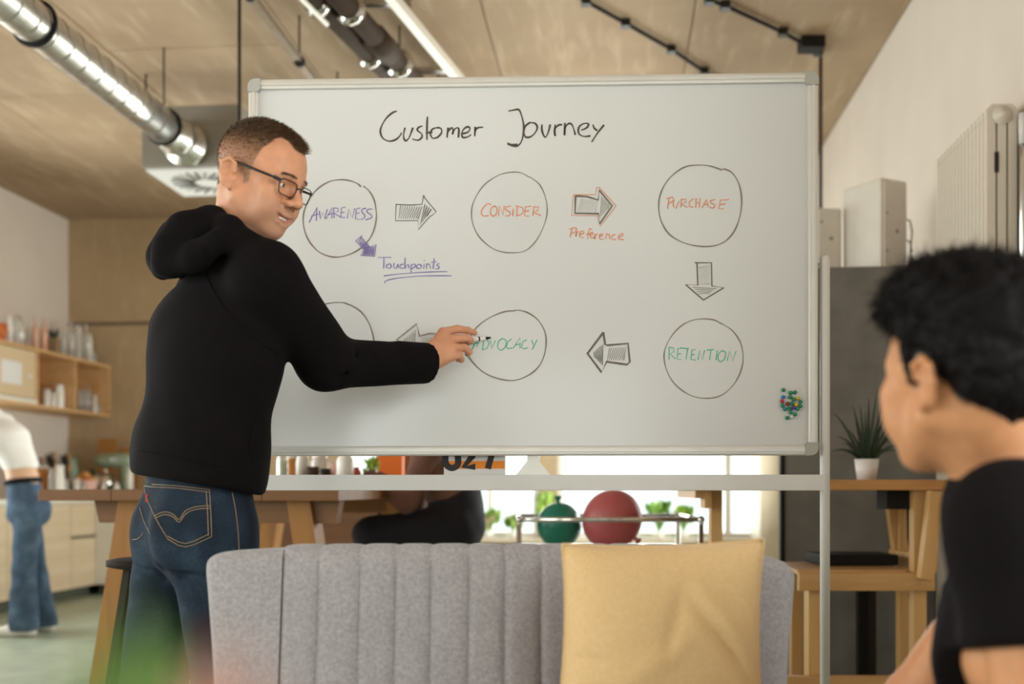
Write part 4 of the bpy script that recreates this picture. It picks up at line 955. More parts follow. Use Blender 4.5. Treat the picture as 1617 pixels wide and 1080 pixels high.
# ------------------------------------------------------------------ chrome trolley with balloons
TD = 4.5; TR = TD + .62
x0, x1 = (820 - HX) / F * TD, (1107 - HX) / F * TD
zt = HC - (820.5 - HY) / F * TD; zsf = .735
tr = empty('chrome_trolley', ((x0 + x1) / 2, (TD + TR) / 2, 0), 'chrome tube trolley with white shelves behind the sofa', 'trolley')
for x in (x0, x1):
    for y in (TD, TR):
        MB().tube([(x, y, .07), (x, y, zt)], .0105, 14).build('post', 'chrome', tr)
        MB().lathe([(.0165 * math.sin(t), -.0165 * math.cos(t)) for t in np.linspace(0.02, math.pi - .02, 10)], (x, y, zt), 16).build('ball_joint', 'chrome', tr)
        MB().tube([(x - .012, y, .035), (x + .012, y, .035)], .035, 16).build('castor', 'black_plastic', tr)
    MB().tube([(x, TD, zt), (x, TR, zt)], .0105, 12).build('side_rail', 'chrome', tr)
for y in (TD, TR): MB().tube([(x0, y, zt), (x1, y, zt)], .0105, 14).build('top_rail', 'chrome', tr)
for z in (zsf, .12): MB().box(x0 + .005, x1 - .005, TD + .005, TR - .005, z - .018, z, .003).build('shelf_panel', 'white_metal', tr)
mat('balloon_green', '#1f7d68', .3, var=.05, scale=6, coat=.1); mat('balloon_red', '#b4585a', .45, var=.05, scale=6)
def balloon(name, c, rx, rz, neck, material, label):
    root = empty(name, (c.x, c.y, c.z - rz), label, 'balloon'); neck = Vector(neck).normalized()
    m = MB(); prof = []
    for t in np.linspace(.0, math.pi, 30):
        r = math.sin(t); z = -math.cos(t); 
        if z > .82: r *= 1 - .1 * (z - .82) / .18
        prof.append((max(r * rx, .001), z * rz))
    m.lathe(prof, c, 36, neck); m.build('skin', material, root)
    e = c + neck * rz
    m = MB(); m.lathe([(.012, -.008), (.007, .004), (.010, .01), (.007, .014), (.013, .022), (.018, .03), (.012, .028), (.001, .02)], e, 14, neck); m.build('knot', material, root)
bc = P(883, 829, 4.8); balloon('balloon', bc, .100, .103, (-.06, -.35, 1), 'balloon_green', 'glossy dark green balloon knotted at the top on the trolley')
bc = P(966.5, 821, 4.72); balloon('balloon', bc, .136, .128, (.72, -.45, -.6), 'balloon_red', 'bigger dull red balloon on the trolley')
# ------------------------------------------------------------------ tall grey felt cabinet, loudspeakers, radiator
cv0 = 5.15; cu0 = .775
fc = empty('felt_partition', room((cu0 + U_R) / 2, cv0), 'tall dark grey felt partition panel behind the wooden workbench', 'partition')
CTOP = HC + (HY - 423) / F * 5.05
RB().box(cu0, U_R - .025, cv0, cv0 + .045, 0, CTOP, .004).build('panel', 'grey_felt', fc)
RB().box(cu0 - .004, cu0 + .016, cv0 - .004, cv0 + .046, 0, CTOP - .004).build('edge_strip', 'black_plastic', fc)
sc_ = empty('storage_cabinet', room(1.25, cv0 + .36), 'plain grey storage cabinet hidden behind the felt partition', 'cabinet')
RB().box(.9, U_R - .025, cv0 + .07, cv0 + .62, .08, CTOP, .004).build('body', 'grey_felt', sc_); RB().box(.92, U_R - .03, cv0 + .1, cv0 + .6, 0, .08).build('plinth', 'black_plastic', sc_)
mat('speaker_white', '#cfc6ba', .55, var=.03)
def speaker(px, D, w, d, top, rot, label, cables=False):
    p = P(px, HY, D); z0 = CTOP; z1 = HC + (HY - top) / F * D; M_ = Matrix.Translation((p.x, p.y, z0)) @ Matrix.Rotation(rot, 4, 'Z')
    r_ = empty('loudspeaker', (p.x, p.y, z0), label, 'speaker')
    MB(M_).box(-w / 2, w / 2, -d / 2, d / 2, .006, z1 - z0, .014).build('body', 'speaker_white', r_)
    MB(M_).box(-w / 2 + .015, w / 2 - .015, -d / 2 - .008, -d / 2, .02, z1 - z0 - .015, .003).build('front_panel', 'speaker_white', r_)
    for x, z in ((-w / 2 + .03, .1), (-w / 2 + .03, .28)): MB(M_).lathe([(.001, .003), (.006, .003), (.006, 0)], (x, -d / 2 - .008, z), 8, (0, -1, 0)).build('screw', 'box_grey', r_)
    MB(M_).lathe([(.001, .002), (.009, .002), (.009, 0)], (.01, -d / 2 - .008, .2), 10, (0, -1, 0)).build('badge', 'box_grey', r_)
    for x in (-w / 2 + .03, w / 2 - .03):
        for y in (-d / 2 + .03, d / 2 - .03): MB(M_).box(x - .012, x + .012, y - .012, y + .012, 0, .008).build('foot', 'black_plastic', r_)
    if cables:
        for i, (py, mt) in enumerate(((348, 'white_metal'), (381, 'black_plastic'))):
            z = HC + (HY - py) / F * D; a = M_ @ Vector((w / 2, -d / 2 + .05, z - z0)); 
            MB().tube([a, a + Vector((.03, 0, 0))], .010, 8).build('plug', mt, r_)
            MB().tube([a + Vector((.03, 0, 0)), a + Vector((.05, -.005, -.01)), a + Vector((.062, 0, -.06)), a + Vector((.058, .01, z0 - z + .12)), a + Vector((.075, .02, z0 - z + .01))], .0045, 6).build('power_cord', 'box_grey', r_)
    return r_
speaker(1381, 5.28, .175, .25, 293, .48, 'larger white loudspeaker with cables above the grey felt partition', True)
speaker(1296, 5.42, .14, .2, 336, .1, 'smaller white loudspeaker beside the larger one above the partition')
ru0, ru1 = 1.46, 1.577; rv0, rv1 = 4.41, 5.09; rz0, rz1 = .12, 2.515
mat('radiator_cream', '#d3c8ba', .4, var=.02)
rd = empty('radiator', room((ru0 + ru1) / 2, (rv0 + rv1) / 2, rz0), 'tall cream column radiator on the white side wall', 'radiator')
nsec = 15; pitch = (rv1 - rv0) / nsec; first = None
def rad_section(v):
    m = RB(); w = (ru1 - ru0); r = .0125; d = pitch * .42
    for k in range(3):
        u = ru0 + .018 + k * (w - .036) / 2
        pts = [(u, v, rz0 + .05), (u, v, rz1 - .05)]
        m.prism([(u - .0165, rz0 + .04), (u + .0165, rz0 + .04), (u + .0165, rz1 - .04), (u - .0165, rz1 - .04)], (1, 0, 0), (0, 0, 1), (0, v - d, 0), (0, 2 * d, 0))
    for za, zb in ((rz1 - .07, rz1), (rz0, rz0 + .07)):
        c = .02; m.prism([(ru0, za + c), (ru0 + c, za), (ru1 - c, za), (ru1, za + c), (ru1, zb - c), (ru1 - c, zb), (ru0 + c, zb), (ru0, zb - c)], (1, 0, 0), (0, 0, 1), (0, v - d, 0), (0, 2 * d, 0))
    return m
s0 = rad_section(rv0 + pitch / 2).build('section', 'radiator_cream', rd)
for i in range(1, nsec):
    c_ = s0.copy(); COL.objects.link(c_); c_.parent = rd; c_.location = CR @ room(0, pitch * i)
um = (ru0 + ru1) / 2
for z in (rz0 + .035, rz1 - .045): RB().tube([(um, rv0 + .01, z), (um, rv1 - .01, z)], .022, 12).build('header_pipe', 'radiator_cream', rd)
RB().lathe([(.001, .022), (.012, .022), (.014, .014), (.026, .014), (.028, .006), (.036, .006), (.038, 0)], (um, rv0 + .002, rz1 - .045), 20, (0, -1, 0)).build('end_plug', 'radiator_cream', rd)
RB().box(ru0 + .03, ru0 + .046, rv0 + .0, rv0 + .012, rz1 - .27, rz1 - .19).build('name_clip', 'dark_metal', rd)
RB().tube([(ru1 + .008, rv0 - .025, rz1 - .05), (ru1 + .008, rv0 - .025, rz1 - .17)], [.015, .013], 12).build('thermostat_head', 'white_metal', rd)
RB().tube([(ru1 + .008, rv0 - .025, rz1 - .17), (ru1 + .008, rv0 - .025, rz1 - .22), (ru1 + .008, rv0 - .025, .0)], .011, 10).build('feed_pipe', 'chrome', rd)
for z in (.5, 2.2): RB().box(ru1 - .01, U_R - .022, rv1 - .1, rv1 - .07, z, z + .03).build('wall_bracket', 'radiator_cream', rd)

# ------------------------------------------------------------------ wooden workbench on the right
wood('pine', '#c29358', '#d4a971', 'Z', .7, .55); wood('pine_x', '#b98a55', '#cfa26b', 'X', .7, .5); wood('pine_top', '#a9743f', '#bd8850', 'X', .6, .45)
wb_ = empty('workbench', ((1290 - HX) / F * 4, 4.3, 0), 'high wooden workbench with diagonal braces and a lower rail', 'table')
def WX(px, D): return (px - HX) / F * D
def WZ(py, D): return HC + (HY - py) / F * D
MB().box(WX(1097, 4), WX(1513, 4), 4.0, 4.62, WZ(774, 4), WZ(757.5, 4), .003).build('top', 'pine_top', wb_)
zu = WZ(774, 4)
def post(pa, pb, D, d, z0, z1, mt='pine', nm='leg'): return MB().box(WX(pa, D), WX(pb, D), D, D + d, z0, z1, .002).build(nm, mt, wb_)
post(1443, 1463.5, 4.04, .05, 0, zu); post(1421, 1438, 4.45, .05, 0, zu); post(1277, 1300, 4.04, .07, 0, WZ(933, 4.03)); post(1250, 1268, 4.45, .05, 0, WZ(905, 4.45))
post(1123, 1141, 4.2, .06, 0, zu); 
MB().box(WX(1113, 4.1), WX(1124, 4.1), 4.1, 4.2, WZ(803, 4.1), zu).build('block', 'pine', wb_)
MB().box(WX(1098, 4.1), WX(1113, 4.1), 4.1, 4.55, WZ(787, 4.1), zu).build('rail', 'pine_x', wb_)
MB().box(WX(1262, 4.01), WX(1477, 4.01), 4.01, 4.04, WZ(933, 4.01), WZ(905, 4.01), .002).build('rail', 'pine_x', wb_)
MB().box(WX(1262, 4.02), WX(1436, 4.02), 4.045, 4.5, WZ(907, 4.05), WZ(900, 4.05), .002).build('lower_shelf', 'pine_x', wb_)
MB().box(WX(1240, 4.01), WX(1500, 4.01), 4.01, 4.04, WZ(1100, 4.01), WZ(1068, 4.01), .002).build('rail', 'pine_x', wb_)
MB().bar(P(1477, 776, 3.98), P(1461, 914, 3.98), .05, .045, (0, 1, 0)).build('brace', 'pine', wb_)
MB().bar(P(1404, 778, 4.5), P(1421, 900, 4.5), .035, .045, (0, 1, 0)).build('brace', 'pine', wb_)
MB().box(WX(1488, 4.02), WX(1501, 4.02), 4.02, 4.55, WZ(801, 4.02), zu).build('rail', 'pine_x', wb_)
MB().box(WX(1470, 4.05), WX(1481, 4.05), 4.05, 4.5, WZ(905, 4.05), WZ(878, 4.05)).build('rail', 'pine_x', wb_)
# socket box under the top with its cord
lo = P(1420, 790, 4.12); r_ = empty('power_strip_box', (lo.x, lo.y, zu - .07), 'black power box with a cord under the workbench top', 'power box')
MB().box(WX(1398, 4.1), WX(1441, 4.1), 4.08, 4.2, WZ(804, 4.1), zu, .004).build('housing', 'black_plastic', r_)
MB().tube([P(1434, 803, 4.15), P(1435, 850, 4.15), P(1441, 895, 4.15), P(1437, 940, 4.15), P(1442, 985, 4.15), P(1438, 1035, 4.15), P(1434, 1090, 4.15), P(1432, 1180, 4.15)], .006, 8).build('cord', 'black_plastic', r_)
lo = P(1350, 900, 4.3); MB().box(WX(1296, 4.25), WX(1420, 4.25), 4.25, 4.48, WZ(900, 4.05) + .001, WZ(900, 4.05) + .045, .01).build('laptop_sleeve', 'black_plastic', loc=Vector((lo.x, 4.36, WZ(900, 4.05))), label='flat black case lying on the lower shelf of the workbench', cat='case')
lo = P(1366, 900, 4.72); r_ = empty('folded_stand', (lo.x, lo.y, 0), 'black upright stand under the workbench before the felt partition', 'stand')
MB().box(lo.x - .035, lo.x + .01, 4.7, 4.74, .02, .62, .003).build('column', 'black_plastic', r_); MB().box(lo.x + .012, lo.x + .05, 4.72, 4.75, .02, .6, .003).build('column', 'dark_metal', r_)
MB().box(lo.x - .12, lo.x + .14, 4.6, 4.85, 0, .02, .004).build('base', 'black_plastic', r_)
# pot plant on the bench
mat('pot_white', '#ddd6d2', .5, var=.03); mat('plant_leaf', '#263524', .45, var=.25, scale=40); mat('soil', '#3a2a1e', .95, var=.2)
PD = 4.22; zb = WZ(757.5, 4); pc = Vector((WX(1368.5, PD), PD, zb))
pl = empty('potted_plant', pc, 'small white pot with dark spiky grass-like leaves on the workbench', 'plant')
h_ = WZ(725, PD) - zb
MB().lathe([(.001, 0), (.036, 0), (.046, h_), (.042, h_), (.040, h_ * .8), (.001, h_ * .8)], pc, 24).build('pot', 'pot_white', pl)
MB().lathe([(.001, h_ * .86), (.041, h_ * .84)], pc, 16).build('soil', 'soil', pl)
tips = [(1316, 652, .05), (1313, 714, -.08), (1328, 700, .1), (1346, 640, -.03), (1358, 638, .06), (1386, 614, 0), (1398, 632, .05), (1402, 650, -.07), (1426, 668, .02), (1425, 706, -.05), (1420, 714, .1), (1398, 690, .13), (1372, 628, -.09), (1336, 676, -.12), (1412, 690, -.12), (1350, 665, .12), (1380, 660, .1), (1322, 690, .0), (1408, 672, .08), (1366, 650, 0), (1390, 672, -.06), (1342, 702, -.1), (1332, 712, .06), (1405, 712, .04)]
for i, (tx, ty, dd) in enumerate(tips):
    tip = P(tx, ty, PD + dd); b0 = pc + Vector(((tx - 1368) / 60 * .018, dd * .15, h_ * .84)); mid = b0 + (tip - b0) * .55 + Vector((0, 0, .028 + .0004 * abs(tx - 1368)))
    q = []
    for t in np.linspace(0, 1, 8): q.append(b0 * (1 - t) ** 2 + mid * 2 * t * (1 - t) + tip * t * t)
    rows = []
    for k, p_ in enumerate(q):
        d = (q[min(k + 1, 7)] - q[max(k - 1, 0)]).normalized(); side = d.cross(Vector((.2 * math.sin(i), -1, .2))).normalized(); w = .0068 * (1 - (k / 7) ** 1.6) + .0006
        nrm = side.cross(d).normalized(); rows.append([p_ + side * w, p_ - nrm * w * .5, p_ - side * w])
    m = MB(); m.grid(rows); m.build('leaf', 'plant_leaf', pl, fix=False)

# ------------------------------------------------------------------ plant close to the camera (out of focus)
mat('fore_leaf', '#5f7d33', .5, var=.15); mat('fore_bloom', '#c48f7c', .55, var=.1)
fd = .27; fl = P(262, 1500, fd); fz = .62
ft = empty('flower_pot', (fl.x, fl.y + .02, fz), 'blurred potted plant with green leaves and pinkish blooms close in front', 'plant')
MB().lathe([(.001, 0), (.05, 0), (.065, .1), (.06, .1), (.055, .085), (.001, .085)], (fl.x, fl.y + .02, fz), 24).build('pot', 'pot_white', ft)
fb = Vector((fl.x, fl.y + .02, fz + .085))
def fleaf(px, py, D, ln, wd, mt, nm, tw):
    tip = P(px, py, D); d = (tip - fb); st = fb + d * .0; q = [fb + d * t + Vector((0, 0, .02 * math.sin(t * 3.14))) for t in np.linspace(0, 1, 7)]
    m = MB(); m.tube(q[:5], .0025, 6); m.build('stem', 'fore_leaf', ft)
    c0 = q[2]; ax = tip - c0; side = Vector((math.cos(tw), math.sin(tw) * .6, 0)) * wd; rows = []
    for t in np.linspace(0, 1, 9):
        w = math.sin(math.pi * min(1, t * .94 + .05)) ** .8; p_ = c0 + ax * t + Vector((0, -.01 * math.sin(3 * t), 0)); rows.append([p_ - side * w, p_ + Vector((0, .006 * w, 0)), p_ + side * w])
    m = MB(); m.grid(rows); m.build(nm, mt, ft, fix=False)
for px, py, D, w, tw in ((165, 1000, .27, .0075, .2), (215, 945, .25, .008, -.3), (262, 985, .28, .008, .5), (120, 1060, .26, .007, 0), (300, 1040, .27, .007, .3)): fleaf(px, py, D, 0, w, 'fore_leaf', 'leaf', tw)
for px, py, D, w, tw in ((345, 1000, .26, .0065, .1), (395, 1010, .28, .007, -.4), (300, 1055, .25, .0065, .6), (440, 1075, .27, .006, .2)): fleaf(px, py, D, 0, w, 'fore_bloom', 'petal', tw)
st_ = empty('side_table', (fl.x - .05, fl.y - .02, 0), 'small round table under the blurred plant close in front', 'table')
MB().lathe([(.001, fz), (.16, fz), (.165, fz - .008), (.16, fz - .02), (.001, fz - .02)], (fl.x - .05, fl.y - .02, 0), 32).build('table_top', 'oak_leg', st_)
MB().tube([(fl.x - .05, fl.y - .02, fz - .02), (fl.x - .05, fl.y - .02, .02)], .018, 12).build('stem', 'dark_metal', st_)
MB().lathe([(.001, .02), (.13, .018), (.14, 0), (.001, 0)], (fl.x - .05, fl.y - .02, 0), 28).build('base', 'dark_metal', st_)
# ------------------------------------------------------------------ implicit modelling (numpy) for figures
def axis(lo, hi, coarse, fine=(), f=.003):
    """grid coordinates: coarse spacing, refined inside the intervals of fine"""
    pts = [lo]
    while pts[-1] < hi:
        x = pts[-1]; st = coarse
        for a, b in fine:
            if a - coarse <= x < b: st = f if x >= a - 1e-9 else max(min(coarse, a - x), f)
        pts.append(x + st)
    return np.array(pts, dtype=np.float32)
class SDF:
    def __init__(s, xs, ys, zs, M=None):
        s.ax = (xs, ys, zs); s.d = np.full((len(xs), len(ys), len(zs)), .5, dtype=np.float32)
        s.M = M or Matrix.Identity(4)
    def _blk(s, lo, hi):
        sl = tuple(slice(int(np.searchsorted(a, l)), int(np.searchsorted(a, h)) + 1) for a, l, h in zip(s.ax, lo, hi))
        X = s.ax[0][sl[0]][:, None, None]; Y = s.ax[1][sl[1]][None, :, None]; Z = s.ax[2][sl[2]][None, None, :]
        return sl, X, Y, Z
    def _put(s, sl, d, k, op):
        if op == 'u':
            a = s.d[sl]; h = np.maximum(k - np.abs(a - d), 0) / k; s.d[sl] = np.minimum(a, d) - h * h * k * .25
        else:
            a = s.d[sl]; b = -d; h = np.maximum(k - np.abs(a - b), 0) / k; s.d[sl] = np.maximum(a, b) + h * h * k * .25
    def cone(s, a, b, ra, rb, k=.02, op='u'):
        a, b = s.M @ Vector(a), s.M @ Vector(b); R = max(ra, rb) + k + .01
        lo = [min(a[i], b[i]) - R for i in range(3)]; hi = [max(a[i], b[i]) + R for i in range(3)]
        sl, X, Y, Z = s._blk(lo, hi); ba = b - a; bb = max(ba.dot(ba), 1e-12)
        t = np.clip(((X - a.x) * ba.x + (Y - a.y) * ba.y + (Z - a.z) * ba.z) / bb, 0, 1)
        d = np.sqrt((X - a.x - t * ba.x) ** 2 + (Y - a.y - t * ba.y) ** 2 + (Z - a.z - t * ba.z) ** 2) - (ra + (rb - ra) * t)
        s._put(sl, d.astype(np.float32), k, op); return s
    def chain(s, pts, rs, k=.02, op='u'):
        for i in range(len(pts) - 1): s.cone(pts[i], pts[i + 1], rs[i], rs[i + 1], k, op)
        return s
    def econe(s, a, b, ra, rb, udir, k=.03, op='u', flat=False):
        """cone with elliptic section: ra=(ru, rv); udir = direction of ru"""
        a, b = s.M @ Vector(a), s.M @ Vector(b); ud = (s.M.to_3x3() @ Vector(udir))
        R = max(*ra, *rb) + k + .01
        lo = [min(a[i], b[i]) - R for i in range(3)]; hi = [max(a[i], b[i]) + R for i in range(3)]
        sl, X, Y, Z = s._blk(lo, hi); ba = b - a; L = ba.length; w = ba / L; u = (ud - w * ud.dot(w)).normalized(); v = w.cross(u)
        x, y, z = X - a.x, Y - a.y, Z - a.z
        tt = x * w.x + y * w.y + z * w.z; t = np.clip(tt / L, 0, 1); ex = tt - t * L
        pu = x * u.x + y * u.y + z * u.z; pv = x * v.x + y * v.y + z * v.z
        ru = ra[0] + (rb[0] - ra[0]) * t; rv = ra[1] + (rb[1] - ra[1]) * t; rw = np.minimum(ru, rv)
        if flat:
            q = np.sqrt((pu / ru) ** 2 + (pv / rv) ** 2); d = np.maximum((q - 1) * rw, np.abs(ex) - .0)
        else:
            q = np.sqrt((pu / ru) ** 2 + (pv / rv) ** 2 + (ex / rw) ** 2); d = (q - 1) * rw
        s._put(sl, d.astype(np.float32), k, op); return s
    def ell(s, c, r, k=.02, op='u', rot=None):
        """ellipsoid, axes = local axes (or rot, a 3x3 Matrix whose columns are the axes)"""
        R3 = s.M.to_3x3() @ (rot or Matrix.Identity(3)); c = s.M @ Vector(c); R = max(r) + k + .01
        sl, X, Y, Z = s._blk([c[i] - R for i in range(3)], [c[i] + R for i in range(3)])
        x, y, z = X - c.x, Y - c.y, Z - c.z; k0 = 0; k1 = 0
        for i in range(3):
            p = x * R3[0][i] + y * R3[1][i] + z * R3[2][i]; k0 = k0 + (p / r[i]) ** 2; k1 = k1 + (p / r[i] ** 2) ** 2
        k0 = np.sqrt(k0); k1 = np.sqrt(k1); d = k0 * (k0 - 1) / np.maximum(k1, 1e-6)
        s._put(sl, d.astype(np.float32), k, op); return s
    def cut(s, p, n, lo, hi, k=.004):
        """remove what lies on the side of normal n of the plane through p, inside the box lo..hi (world)"""
        p, n = Vector(p), Vector(n).normalized(); sl, X, Y, Z = s._blk(lo, hi)
        d = -((X - p.x) * n.x + (Y - p.y) * n.y + (Z - p.z) * n.z) + 0 * (X + Y + Z)
        s._put(sl, d.astype(np.float32), k, 's'); return s
    def noise(s, amp, freq, seed=0, zfreq=1.0):
        """soft folds"""
        X = s.ax[0][:, None, None]; Y = s.ax[1][None, :, None]; Z = s.ax[2][None, None, :] * zfreq
        n = np.sin(X * freq + 2.1 * np.sin(Z * freq * .7 + seed) + seed) * np.sin(Y * freq * 1.1 + 1.7 * np.sin(X * freq * .6 + Z * freq * .5)) * np.sin(Z * freq * .9 + 1.3 * np.sin(Y * freq * .8 + seed * 2))
        s.d += (amp * n).astype(np.float32); return s
    def mesh(s):
        """surface nets -> vertices, quads"""
        d = s.d; neg = d < 0; nx, ny, nz = d.shape
        c = np.zeros((nx - 1, ny - 1, nz - 1), dtype=np.uint8)
        for i in (0, 1):
            for j in (0, 1):
                for k in (0, 1): c += neg[i:nx - 1 + i, j:ny - 1 + j, k:nz - 1 + k]
        act = (c > 0) & (c < 8); I, J, K = np.nonzero(act); idx = np.full(act.shape, -1, dtype=np.int32); idx[I, J, K] = np.arange(len(I))
        acc = np.zeros((len(I), 3)); cnt = np.zeros(len(I)); ax = s.ax
        cor = [(i, j, k) for i in (0, 1) for j in (0, 1) for k in (0, 1)]
        val = {q: d[I + q[0], J + q[1], K + q[2]] for q in cor}
        for q in cor:
            for e in range(3):
                if q[e] == 0:
                    r = list(q); r[e] = 1; r = tuple(r); a, b = val[q], val[r]; m = (a < 0) != (b < 0)
                    t = np.where(m, a / np.where(a == b, 1, a - b), 0); p = []
                    for w in range(3):
                        ii = (I, J, K)[w]; p0 = ax[w][ii + q[w]]; p1 = ax[w][ii + r[w]]; p.append(p0 + (p1 - p0) * t)
                    acc += np.where(m[:, None], np.stack(p, 1), 0); cnt += m
        V = acc / cnt[:, None]; Q = []
        for e in range(3):
            sh = [slice(1, -1)] * 3; sh[e] = slice(0, -1); lo = tuple(sh); sh2 = list(sh); sh2[e] = slice(1, None); hi = tuple(sh2)
            A, B = neg[lo], neg[hi]; ch_ = A != B; i0 = np.array(np.nonzero(ch_)).T
            o = np.array([1, 1, 1]); o[e] = 0; i0 = i0 + o; f = (e + 1) % 3; g = (e + 2) % 3
            def cell(df, dg):
                q = i0.copy(); q[:, f] -= df; q[:, g] -= dg; return idx[q[:, 0], q[:, 1], q[:, 2]]
            quad = np.stack([cell(1, 1), cell(0, 1), cell(0, 0), cell(1, 0)], 1); flip = ~A[ch_]
            quad[flip] = quad[flip][:, ::-1]; Q.append(quad)
        Q = np.concatenate(Q); Q = Q[(Q >= 0).all(1)]
        return V, Q
def sdf_object(name, V, Q, material, parent, label=None, smooth_it=2, attrs=None):
    org = ORIG[parent]
    if smooth_it:                       # light Laplacian relaxation
        for _ in range(smooth_it):
            S = np.zeros_like(V); n = np.zeros(len(V))
            for a, b in ((0, 1), (1, 2), (2, 3), (3, 0)):
                np.add.at(S, Q[:, a], V[Q[:, b]]); np.add.at(n, Q[:, a], 1); np.add.at(S, Q[:, b], V[Q[:, a]]); np.add.at(n, Q[:, b], 1)
            V = V * .5 + .5 * S / np.maximum(n, 1)[:, None]
    me = bpy.data.meshes.new(name); W = (V - np.array(org)) @ np.array(CR).T
    me.vertices.add(len(W)); me.vertices.foreach_set('co', W.astype(np.float32).ravel())
    me.loops.add(len(Q) * 4); me.loops.foreach_set('vertex_index', Q.astype(np.int32).ravel())
    me.polygons.add(len(Q)); me.polygons.foreach_set('loop_start', np.arange(0, len(Q) * 4, 4, dtype=np.int32)); me.polygons.foreach_set('loop_total', np.full(len(Q), 4, dtype=np.int32))
    me.update(calc_edges=True); me.validate(); me.polygons.foreach_set('use_smooth', np.ones(len(me.polygons), dtype=bool))
    for k, a in (attrs or {}).items():
        at = me.attributes.new(k, 'FLOAT', 'POINT'); at.data.foreach_set('value', a(V).astype(np.float32))
    me.materials.append(MATS[material] if isinstance(material, str) else material)
    o = bpy.data.objects.new(name, me); COL.objects.link(o); o.parent = parent; ORIG[o] = org
    if label: o['label'] = label
    return o
def bvh_of(o):
    org = ORIG[o]; me = o.data
    return BVHTree.FromPolygons([CR.transposed() @ v.co + org for v in me.vertices], [tuple(p.vertices) for p in me.polygons])
def drape(bvh, pix, lift=.001, sub=3):
    """photo pixels -> points on a surface seen from the camera"""
    out = []; pts = smooth_path(pix, sub)
    for x, y in pts:
        d = (P(x, y, 1.0) - Vector((0, 0, HC))).normalized(); hit, nr, i, ds = bvh.ray_cast(Vector((0, 0, HC)), d)
        if hit is None: continue
        if nr.dot(d) > 0: nr = -nr
        out.append(hit + nr * lift)
    return out
def skin_mat(name, base, red, stub, hairc):
    """skin whose lips / beard shadow / cropped hair follow vertex masks"""
    m, nt, b = _bsdf(name); N, L = nt.nodes, nt.links
    no = N.new('ShaderNodeTexNoise'); no.inputs['Scale'].default_value = 45; no.inputs['Detail'].default_value = 4
    tc = N.new('ShaderNodeTexCoord'); L.new(tc.outputs['Object'], no.inputs['Vector'])
    rp = N.new('ShaderNodeValToRGB'); c = hexc(base); rp.color_ramp.elements[0].color = tuple(x * .93 for x in c[:3]) + (1,); rp.color_ramp.elements[1].color = tuple(min(1, x * 1.05) for x in c[:3]) + (1,)
    rp.color_ramp.elements[0].position = .35; rp.color_ramp.elements[1].position = .65
    L.new(no.outputs['Fac'], rp.inputs[0]); prev = rp.outputs[0]
    for at, col in (('lips', red), ('stubble', stub), ('hair', hairc)):
        a = N.new('ShaderNodeAttribute'); a.attribute_name = at; mx = N.new('ShaderNodeMix'); mx.data_type = 'RGBA'; mx.inputs['B'].default_value = hexc(col)
        L.new(a.outputs['Fac'], mx.inputs['Factor']); L.new(prev, mx.inputs['A']); prev = mx.outputs['Result']
    L.new(prev, b.inputs['Base Color']); b.inputs['Roughness'].default_value = .52; b.inputs['Specular IOR Level'].default_value = .35
    b.inputs['Subsurface Weight'].default_value = .12; b.inputs['Subsurface Radius'].default_value = (.012, .005, .003); b.inputs['Subsurface Scale'].default_value = .6
    bp = N.new('ShaderNodeBump'); bp.inputs['Strength'].default_value = .12; bp.inputs['Distance'].default_value = .001
    n2 = N.new('ShaderNodeTexNoise'); n2.inputs['Scale'].default_value = 350; L.new(tc.outputs['Object'], n2.inputs['Vector']); L.new(n2.outputs['Fac'], bp.inputs['Height']); L.new(bp.outputs[0], b.inputs['Normal'])
    MATS[name] = m
def sstep(a, b, x): t = np.clip((x - a) / (b - a), 0, 1); return t * t * (3 - 2 * t)
def frame(origin, fwd, up):
    """local axes x = the person's left, y = forward, z = up"""
    f = Vector(fwd).normalized(); u = Vector(up); u = (u - f * u.dot(f)).normalized(); l = u.cross(f)
    return Matrix(((l.x, f.x, u.x, origin[0]), (l.y, f.y, u.y, origin[1]), (l.z, f.z, u.z, origin[2]), (0, 0, 0, 1)))
